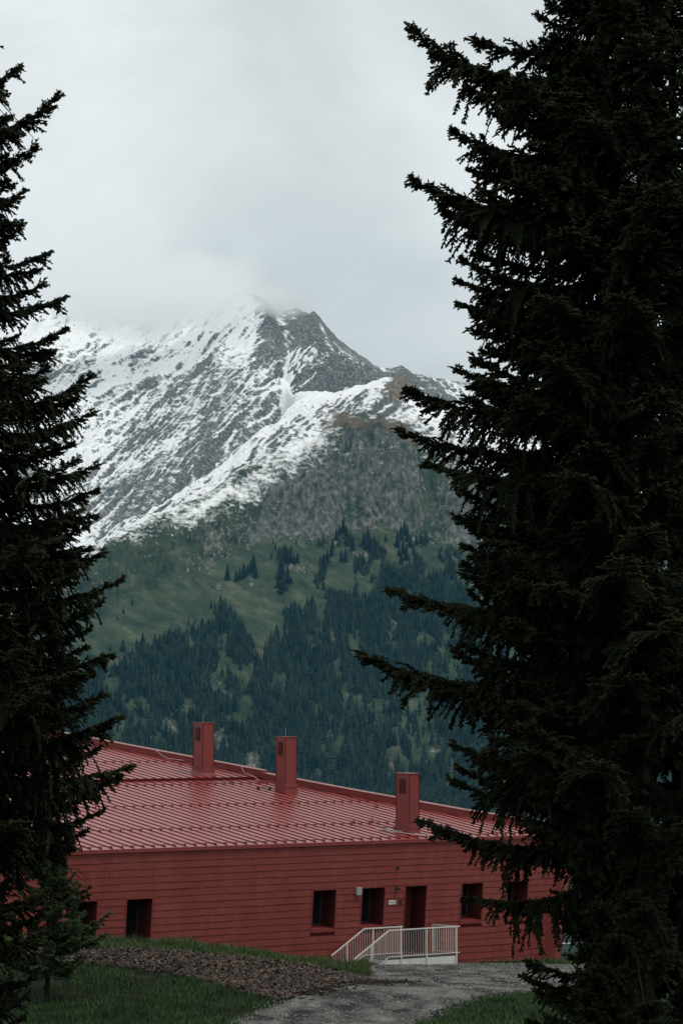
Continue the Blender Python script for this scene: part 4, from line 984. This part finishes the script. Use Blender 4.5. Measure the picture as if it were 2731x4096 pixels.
def make_bough(seed, L=3.0, hang=1.0, tip_up=0.10, dense=1.0, sz=1.0):
    """main axis along +X with side twigs that droop; needles as shoots"""
    r = np.random.default_rng(seed); P, D, LN, R, TP = [], [], [], [], []
    def add(p, d, l, rr, tp): P.append(p); D.append(d); LN.append(l); R.append(rr); TP.append(tp)
    n_ = int(L / 0.042); ax = []
    yw = r.normal(0, 0.05, 3)
    for i in range(n_ + 1):
        f = i / n_; ax.append(np.array([L * f, L * (yw[0] * f * f + yw[1] * math.sin(3 * f)) * 0.6, L * (-0.15 * math.sin(math.pi * f) * 0.55 + 0.0 * f) + 0.012 * math.sin(9 * f + seed) + L * tip_up * (f ** 3 - f)]))
    ax = np.array(ax)
    side = 1; clump = 1.0
    for i in range(2, n_):
        f = i / n_; p = ax[i]; d0 = ax[i + 1] - ax[i]; d0 = d0 / np.linalg.norm(d0)
        if f > 0.25: add(p, d0 + r.normal(0, .05, 3), 0.075 * sz, 0.014 * sz, max(0, (f - 0.8) * 1.5))
        if i % 6 == 0: clump = r.choice([0.5, 0.8, 1.0, 1.15, 1.35])
        if f < 0.06 or r.uniform() > 0.97 * dense: continue
        side = -side
        for sd in (side, -side):
            env = min(1, (1 - f) * 2.4) ** 0.75 * min(1, 0.55 + 0.9 * f)
            ln = (0.09 + 0.58 * env * clump) * r.uniform(0.5, 1.1) * hang
            th = rad(r.uniform(35, 75)); d = d0 * math.cos(th) + np.array([0, sd * math.sin(th), 0]) + np.array([0, 0, r.uniform(-0.35, 0.15) + 0.2 * f]); d /= np.linalg.norm(d)
            q = p.copy(); seg = 0.050; droop = r.uniform(0.06, 0.17) * (1.2 - 0.8 * f) * (1 if hang > 0.7 else 0.55); ns = max(2, int(ln / seg)); yaw = r.normal(0, 0.06)
            for k in range(ns):
                d = d + np.array([0, yaw * 0.3, -droop]) + r.normal(0, 0.05, 3); d /= np.linalg.norm(d)
                tipf = k / ns
                add(q, d, seg * 1.5 * sz, (0.0125 if tipf > 0.15 else 0.010) * sz, 0.3 * (tipf > 0.85))
                q = q + d * seg
                for s2 in (-1, 1):
                    if r.uniform() < 0.86:
                        pv = np.cross(d, np.array([0, 0, 1.0])); nv = np.linalg.norm(pv)
                        pv = pv / nv if nv > 0.15 else np.array([math.cos(seed + k), math.sin(seed + k), 0])
                        dd = d * r.uniform(0.6, 1.0) + pv * s2 * r.uniform(0.4, 0.9) + np.array([0, 0, r.uniform(-0.45, 0.15)])
                        l2 = r.uniform(0.055, 0.115) * (1.15 - 0.5 * tipf) * sz
                        add(q, dd, l2, r.uniform(0.0120, 0.0170) * sz, 0.5 * r.uniform() * (f > 0.6 or tipf > 0.8))
                        if r.uniform() < 0.22: add(q + dd / np.linalg.norm(dd) * l2 * 0.6, dd + r.normal(0, .6, 3), l2 * 0.8, 0.012 * sz, 0.35)
            for _ in range(2): add(q, d + r.normal(0, .5, 3), 0.06 * sz, 0.013 * sz, 0.4)
        if r.uniform() < 0.5: add(p, np.array([0.6, r.normal(0, .4), r.uniform(0.2, 0.9)]), r.uniform(0.05, 0.11) * sz, 0.0135 * sz, 0.5)
    for _ in range(9): add(ax[-1 - r.integers(0, 4)], np.array([1, r.normal(0, .6), r.normal(0.1, .5)]), r.uniform(0.07, 0.12) * sz, 0.014 * sz, 0.8)
    V, Fc = spindles(np.array(P), np.array(D), np.array(LN), np.array(R))
    # woody axis
    tb = MB(); tb.tube([tuple(q) for q in ax[::4]], [0.030 * (1 - 0.85 * i / len(ax[::4])) for i in range(len(ax[::4]))], 5)
    tv = np.array(tb.v); tf = []
    for q in tb.f:
        for a_ in range(1, len(q) - 1): tf.append((q[0], q[a_], q[a_ + 1]))
    tf = np.array(tf) + len(V)
    me = mesh_np('bough', np.concatenate([V, tv]), np.concatenate([Fc, tf]))
    add_attr(me, 'tip', np.r_[np.repeat(np.clip(TP, 0, 1), 7), np.zeros(len(tv))])
    mi = np.zeros(len(Fc) + len(tf), dtype=np.int32); mi[len(Fc):] = 1
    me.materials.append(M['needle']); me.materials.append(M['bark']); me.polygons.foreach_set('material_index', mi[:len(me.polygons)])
    return me

LT = 3.0
boughs = [make_bough(100 + i, LT, 1.10 + 0.10 * (i % 3), 0.02 + 0.04 * (i % 4)) for i in range(6)]
boughs_short = [make_bough(200 + i, 1.7, 0.80, 0.03 + 0.03 * i) for i in range(4)]
boughs_sap = []
for i in range(3):
    me = make_bough(300 + i, 1.6, 0.62, 0.20, 0.75, 1.25); me.materials[0] = M['needle_b']; boughs_sap.append(me)

def bough(parent, origin, target, lib, libL, rnd, roll=0.0, lib_i=None):
    """one branch from origin (on the trunk) to target (its tip), in the tree's own coordinates"""
    me = lib[rnd.randrange(len(lib)) if lib_i is None else lib_i]
    o = bpy.data.objects.new('bough', me); COL.objects.link(o); o.parent = parent
    d = Vector(target) - Vector(origin); L_ = d.length
    tipz = (me['tipz'] if 'tipz' in me else 0)
    x = d.normalized(); y = Vector((0, 0, 1)).cross(x).normalized(); z = x.cross(y)
    R_ = Matrix((x, y, z)).transposed().to_4x4() @ Matrix.Rotation(roll, 4, 'X')
    s = L_ / libL
    o.matrix_local = Matrix.Translation(origin) @ R_ @ Matrix.Diagonal((s, max(0.8, min(1.15, s ** 0.5)) , max(0.8, min(1.15, s ** 0.5)), 1))
    return o

def spruce(name, base, height, r0, label, heroes, n_fill, prof, seed, azc=None, azw=math.pi, group=None, lib=None, libL=LT, short=None, shortL=1.7, z_lo=0.4, lean=(0, 0), elev=(-0.10, 0.10), fillmin=0.55, dead=26):
    """base: world point; heroes: list of photo tips (x, y, forward offset of the tip from the trunk); prof: (height fraction -> bough length)"""
    rnd = random.Random(seed); rt = empty(name, tuple(base)); lib = lib or boughs; short = short or boughs_short
    def trunk_at(z): f = z / height; return Vector((lean[0] * f * height + 0.05 * math.sin(2.1 * f * 3), lean[1] * f * height, z))
    mb = MB(); n_ = 14; mb.tube([trunk_at(height * i / n_) - Vector((0, 0, 0.3 if i == 0 else 0)) for i in range(n_ + 1)], [r0 * (1.25 if i == 0 else (1 - i / n_ * 0.93)) for i in range(n_ + 1)], 10)
    mb.build('trunk', M['bark'], rt)
    # thin dead twigs near the trunk carry the crown
    mb = MB()
    for i in range(dead):
        z = rnd.uniform(z_lo * 0.4, height * 0.85); a = rnd.uniform(0, 6.28) if azc is None else azc + rnd.uniform(-azw, azw); l = rnd.uniform(0.5, 1.3); p = trunk_at(z)
        q = p + Vector((math.cos(a) * l * 0.5, math.sin(a) * l * 0.5, rnd.uniform(-0.2, 0.1))); e = p + Vector((math.cos(a) * l, math.sin(a) * l, rnd.uniform(-0.5, -0.05)))
        mb.tube([p, q, e], [0.02, 0.012, 0.005], 4)
    crown = mb.build('crown', M['bark'], rt)
    for h in heroes:
        x_, y_, fo = h[:3]; d = base[1] + fo; T = Vector(at(x_, y_, d)) - Vector(base)
        rise = h[3] if len(h) > 3 else rnd.uniform(-0.12, 0.05)
        Ld = (T - trunk_at(T.z)).length
        O = trunk_at(max(0.1, T.z - rise * Ld)); L_ = (T - O).length
        use = (lib, libL) if L_ > 0.62 * libL else (short, shortL)
        bough(crown, O, T, use[0], use[1], rnd, rnd.uniform(-0.15, 0.15))
    for i in range(n_fill):
        f = (i + rnd.random()) / n_fill; z = z_lo + (height - z_lo) * f ** 1.0; L_ = prof(z / height) * rnd.uniform(fillmin, 1.0)
        a = (rnd.uniform(-math.pi, math.pi) if azc is None else azc + rnd.uniform(-azw, azw))
        O = trunk_at(z); T = O + Vector((math.cos(a) * L_, math.sin(a) * L_, L_ * rnd.uniform(*elev)))
        use = (lib, libL) if L_ > 0.62 * libL else (short, shortL)
        bough(crown, O, T, use[0], use[1], rnd, rnd.uniform(-0.25, 0.25))
    return tag(rt, label, 'tree', group)

G1 = 'spruces framing the view'
def base_at(x_, d): return Vector(((x_ - CX) / FPX * d, d, float(gz((x_ - CX) / FPX * d, d))))
# big spruce on the right
bR = base_at(2500, 30)
heroR = [(2190, -60, -.3), (2150, 70, .2), (1632, 110, -.2, .16), (1840, 260, .1, .02), (1850, 360, -.3), (1990, 470, .3), (1805, 530, -.1, .05), (1890, 690, .3), (1634, 725, -.1, .10), (1780, 860, .1, -.08), (1760, 800, -.35, 0.),
         (2070, 950, .2), (1835, 1035, -.1, .10), (1820, 1120, .2), (1890, 1245, -.2), (1905, 1320, .1), (1895, 1450, -.2, .06), (1905, 1520, .3), (1622, 1570, -.1, .04), (1600, 1725, .1, -.02), (1690, 1850, -.3, -.12), (1830, 1960, .1),
         (1815, 2065, -.2), (1900, 2120, .2), (1850, 2180, 0, .04), (1850, 2260, -.2, .05), (1562, 2362, -.1, .04), (1700, 2400, .2, -.08), (1900, 2500, .3), (1448, 2618, -.1, .05), (1560, 2680, .2, -.08), (1760, 2760, -.2, -.12), (1900, 2840, .2, -.12),
         (1815, 2985, -.1, .0), (1830, 3065, .2), (1795, 3110, -.2, -.05), (1682, 3285, -.1, .04), (1780, 3340, .2, -.10), (1850, 3590, .1, -.30), (2330, 3600, .1, -.14), (2330, 3740, .2, -.05),
         (2260, 3700, -.1, -.06), (2105, 3850, -.2, -.04), (2140, 3960, .1, -.05), (2180, 4060, -.2), (2090, 3900, .2, -.02), (2330, 3480, 0.2), (1720, 200, .3, .08), (1900, 180, .4), (1950, 600, .5), (1990, 900, .4), (1960, 1180, .5), (2000, 1400, .5), (1980, 1650, .5), (1960, 2300, .5)]
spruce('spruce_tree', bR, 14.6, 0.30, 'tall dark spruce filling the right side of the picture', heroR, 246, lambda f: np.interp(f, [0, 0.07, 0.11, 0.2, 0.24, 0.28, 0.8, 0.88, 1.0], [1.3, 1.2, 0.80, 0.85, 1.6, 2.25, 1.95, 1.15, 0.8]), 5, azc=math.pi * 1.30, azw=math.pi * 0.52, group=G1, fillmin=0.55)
# its neighbour further back
bR2 = base_at(2720, 37)
spruce('spruce_tree', bR2, 17.5, 0.28, 'second dark spruce at the right edge behind the tall one', [(2330, 400, 0), (2380, 1500, .2), (2300, 2300, 0), (2380, 3400, .3), (2330, 3800, .2)], 230, lambda f: 2.5 * (1 - 0.30 * f), 9, azc=math.pi * 1.3, azw=math.pi * 0.55, group=G1, fillmin=0.5)
# tall spruce on the left
bL = base_at(-170, 38)
heroL = [(85, 258, 0, .30), (240, 382, -.2, .34), (40, 470, .3), (150, 588, .1, .22), (105, 760, -.2, .15), (86, 915, .1, .20), (197, 1008, -.1, .05), (160, 1080, .3), (180, 1140, .1), (255, 1190, -.2, .02), (262, 1318, .1, .12), (200, 1400, .3), (190, 1480, .2, .06),
         (372, 1502, -.1, .16), (300, 1600, .3), (382, 1650, -.2, .05), (285, 1780, .1), (395, 1862, -.1, .02), (390, 1958, .2, .05), (318, 2045, -.2, .05), (348, 2110, .2), (360, 2190, -.1), (420, 2215, .1, .02), (488, 2312, -.1, .0), (412, 2400, .2, .04),
         (360, 2510, -.1), (350, 2590, .1), (452, 2625, -.1, .0), (375, 2700, .2), (420, 2780, -.2, -.04), (300, 2650, .3), (488, 2860, -.1, .03), (440, 2900, .2), (400, 2990, .1), (522, 3065, -.2, -.02), (480, 3110, .1, -.05), (380, 3180, .2, -.1), (412, 3238, -.1, -.06), (350, 3320, .2),
         (290, 3400, .1), (60, 650, .2)]
spruce('spruce_tree', bL, 21.5, 0.30, 'tall dark spruce rising along the left edge', heroL, 250, lambda f: np.interp(f, [0, 0.08, 0.16, 0.22, 0.32, 0.45, 0.57, 0.70, 0.77, 1], [1.3, 1.4, 1.75, 2.35, 2.35, 2.0, 1.35, 0.85, 0.5, 0.2]), 15, azc=-0.55, azw=math.pi * 0.55, group=G1, fillmin=0.4)
# spruce with the visible leaning trunk in the mulch
bM = base_at(330, 76.5)
spruce('spruce_tree', bM, 9.0, 0.17, 'spruce with a leaning bare lower trunk in the mulch bed', [], 60, lambda f: 1.15 * (1 - 0.5 * f), 25, azc=None, group=G1, lean=(-0.26, 0.0), z_lo=1.6, fillmin=0.6)
# young spruce on the lawn
bS = base_at(200, 68)
bS = Vector(((200 - CX) / FPX * 68, 68, float(gz((200 - CX) / FPX * 68, 68))))
spruce('young_spruce', bS, 5.0, 0.075, 'young spruce with thin trunk on the shaded lawn', [(440, 3652, -.1, .12), (425, 3735, .2, .05), (318, 3560, 0, .15), (300, 3490, .1, .2), (395, 3700, -.3, .1)], 58, lambda f: 1.75 * (1 - 0.85 * f) + 0.1, 35, azc=None, group='young trees', lib=boughs_sap, libL=1.6, short=boughs_sap, shortL=1.6, z_lo=0.7, elev=(-0.05, 0.25), fillmin=0.6)

# ================================================================== AIR
m = bpy.data.materials.new('haze_air'); m.use_nodes = True; t = m.node_tree; t.nodes.clear()
vo = t.nodes.new('ShaderNodeVolumePrincipled'); vo.inputs['Color'].default_value = (0.13, 0.55, 0.90, 1); vo.inputs['Density'].default_value = 1.6e-5; vo.inputs['Anisotropy'].default_value = 0.0
ou = t.nodes.new('ShaderNodeOutputMaterial'); t.links.new(vo.outputs[0], ou.inputs['Volume'])
mb = MB(); mb.box(-4300, 4300, -400, 7900, -800, 1500)
tag(mb.build('haze', m), 'thin blue haze filling the valley', 'haze', kind='stuff')

# cloud wrapped round the summit
def cloud(name, c, s, label, dens, seed, thr=0.42):
    m = bpy.data.materials.new(name); m.use_nodes = True; t = m.node_tree; t.nodes.clear()
    tc = t.nodes.new('ShaderNodeTexCoord')
    ln = t.nodes.new('ShaderNodeVectorMath'); ln.operation = 'LENGTH'; t.links.new(tc.outputs['Object'], ln.inputs[0])
    mpn = t.nodes.new('ShaderNodeMapping'); mpn.inputs['Location'].default_value = (seed, seed * 2, 0); mpn.inputs['Scale'].default_value = (1.0 * s[0] / 250, 1.0 * s[1] / 250, 1.0 * s[2] / 250); t.links.new(tc.outputs['Object'], mpn.inputs['Vector'])
    nz = t.nodes.new('ShaderNodeTexNoise'); nz.inputs['Scale'].default_value = 1.6; nz.inputs['Detail'].default_value = 5; nz.inputs['Roughness'].default_value = 0.55; t.links.new(mpn.outputs[0], nz.inputs['Vector'])
    # density = clamp(noise + 0.75 * (1 - r) - thr) * k
    a = t.nodes.new('ShaderNodeMath'); a.operation = 'MULTIPLY_ADD'; a.inputs[1].default_value = -0.85; a.inputs[2].default_value = 0.85 - thr; t.links.new(ln.outputs['Value'], a.inputs[0])
    b2 = t.nodes.new('ShaderNodeMath'); b2.operation = 'ADD'; t.links.new(a.outputs[0], b2.inputs[0]); t.links.new(nz.outputs['Fac'], b2.inputs[1])
    mr = t.nodes.new('ShaderNodeMapRange'); mr.inputs['From Min'].default_value = 0.30; mr.inputs['From Max'].default_value = 0.75; mr.inputs['To Max'].default_value = dens; t.links.new(b2.outputs[0], mr.inputs[0])
    vo = t.nodes.new('ShaderNodeVolumePrincipled'); vo.inputs['Color'].default_value = (1, 1, 1, 1); vo.inputs['Anisotropy'].default_value = 0.6; t.links.new(mr.outputs[0], vo.inputs['Density'])
    ou = t.nodes.new('ShaderNodeOutputMaterial'); t.links.new(vo.outputs[0], ou.inputs['Volume'])
    # icosphere-like lat/long ball
    V, Fc = [], []
    nu, nv = 20, 12
    for i in range(nv + 1):
        for j in range(nu): th, ph = math.pi * i / nv, 2 * math.pi * j / nu; V.append((math.sin(th) * math.cos(ph), math.sin(th) * math.sin(ph), math.cos(th)))
    for i in range(nv):
        for j in range(nu): Fc.append((i * nu + j, (i + 1) * nu + j, (i + 1) * nu + (j + 1) % nu, i * nu + (j + 1) % nu))
    me = bpy.data.meshes.new(name); me.from_pydata(V, [], Fc); me.update()
    o = link(name, me, m); o.location = c; o.scale = s
    return tag(o, label, 'cloud', kind='stuff')
SC.cycles.volume_step_rate = 2.0; SC.cycles.volume_max_steps = 256
cloud('cloud', tuple(at(560, 1185, 5860)), (420, 310, 150), 'white cloud bank hiding the summit ridge', 0.024, 3.1)
cloud('cloud', tuple(at(1105, 1215, 5800)), (120, 130, 52), 'thin wisp of mist drifting across the dark peak', 0.016, 7.7)
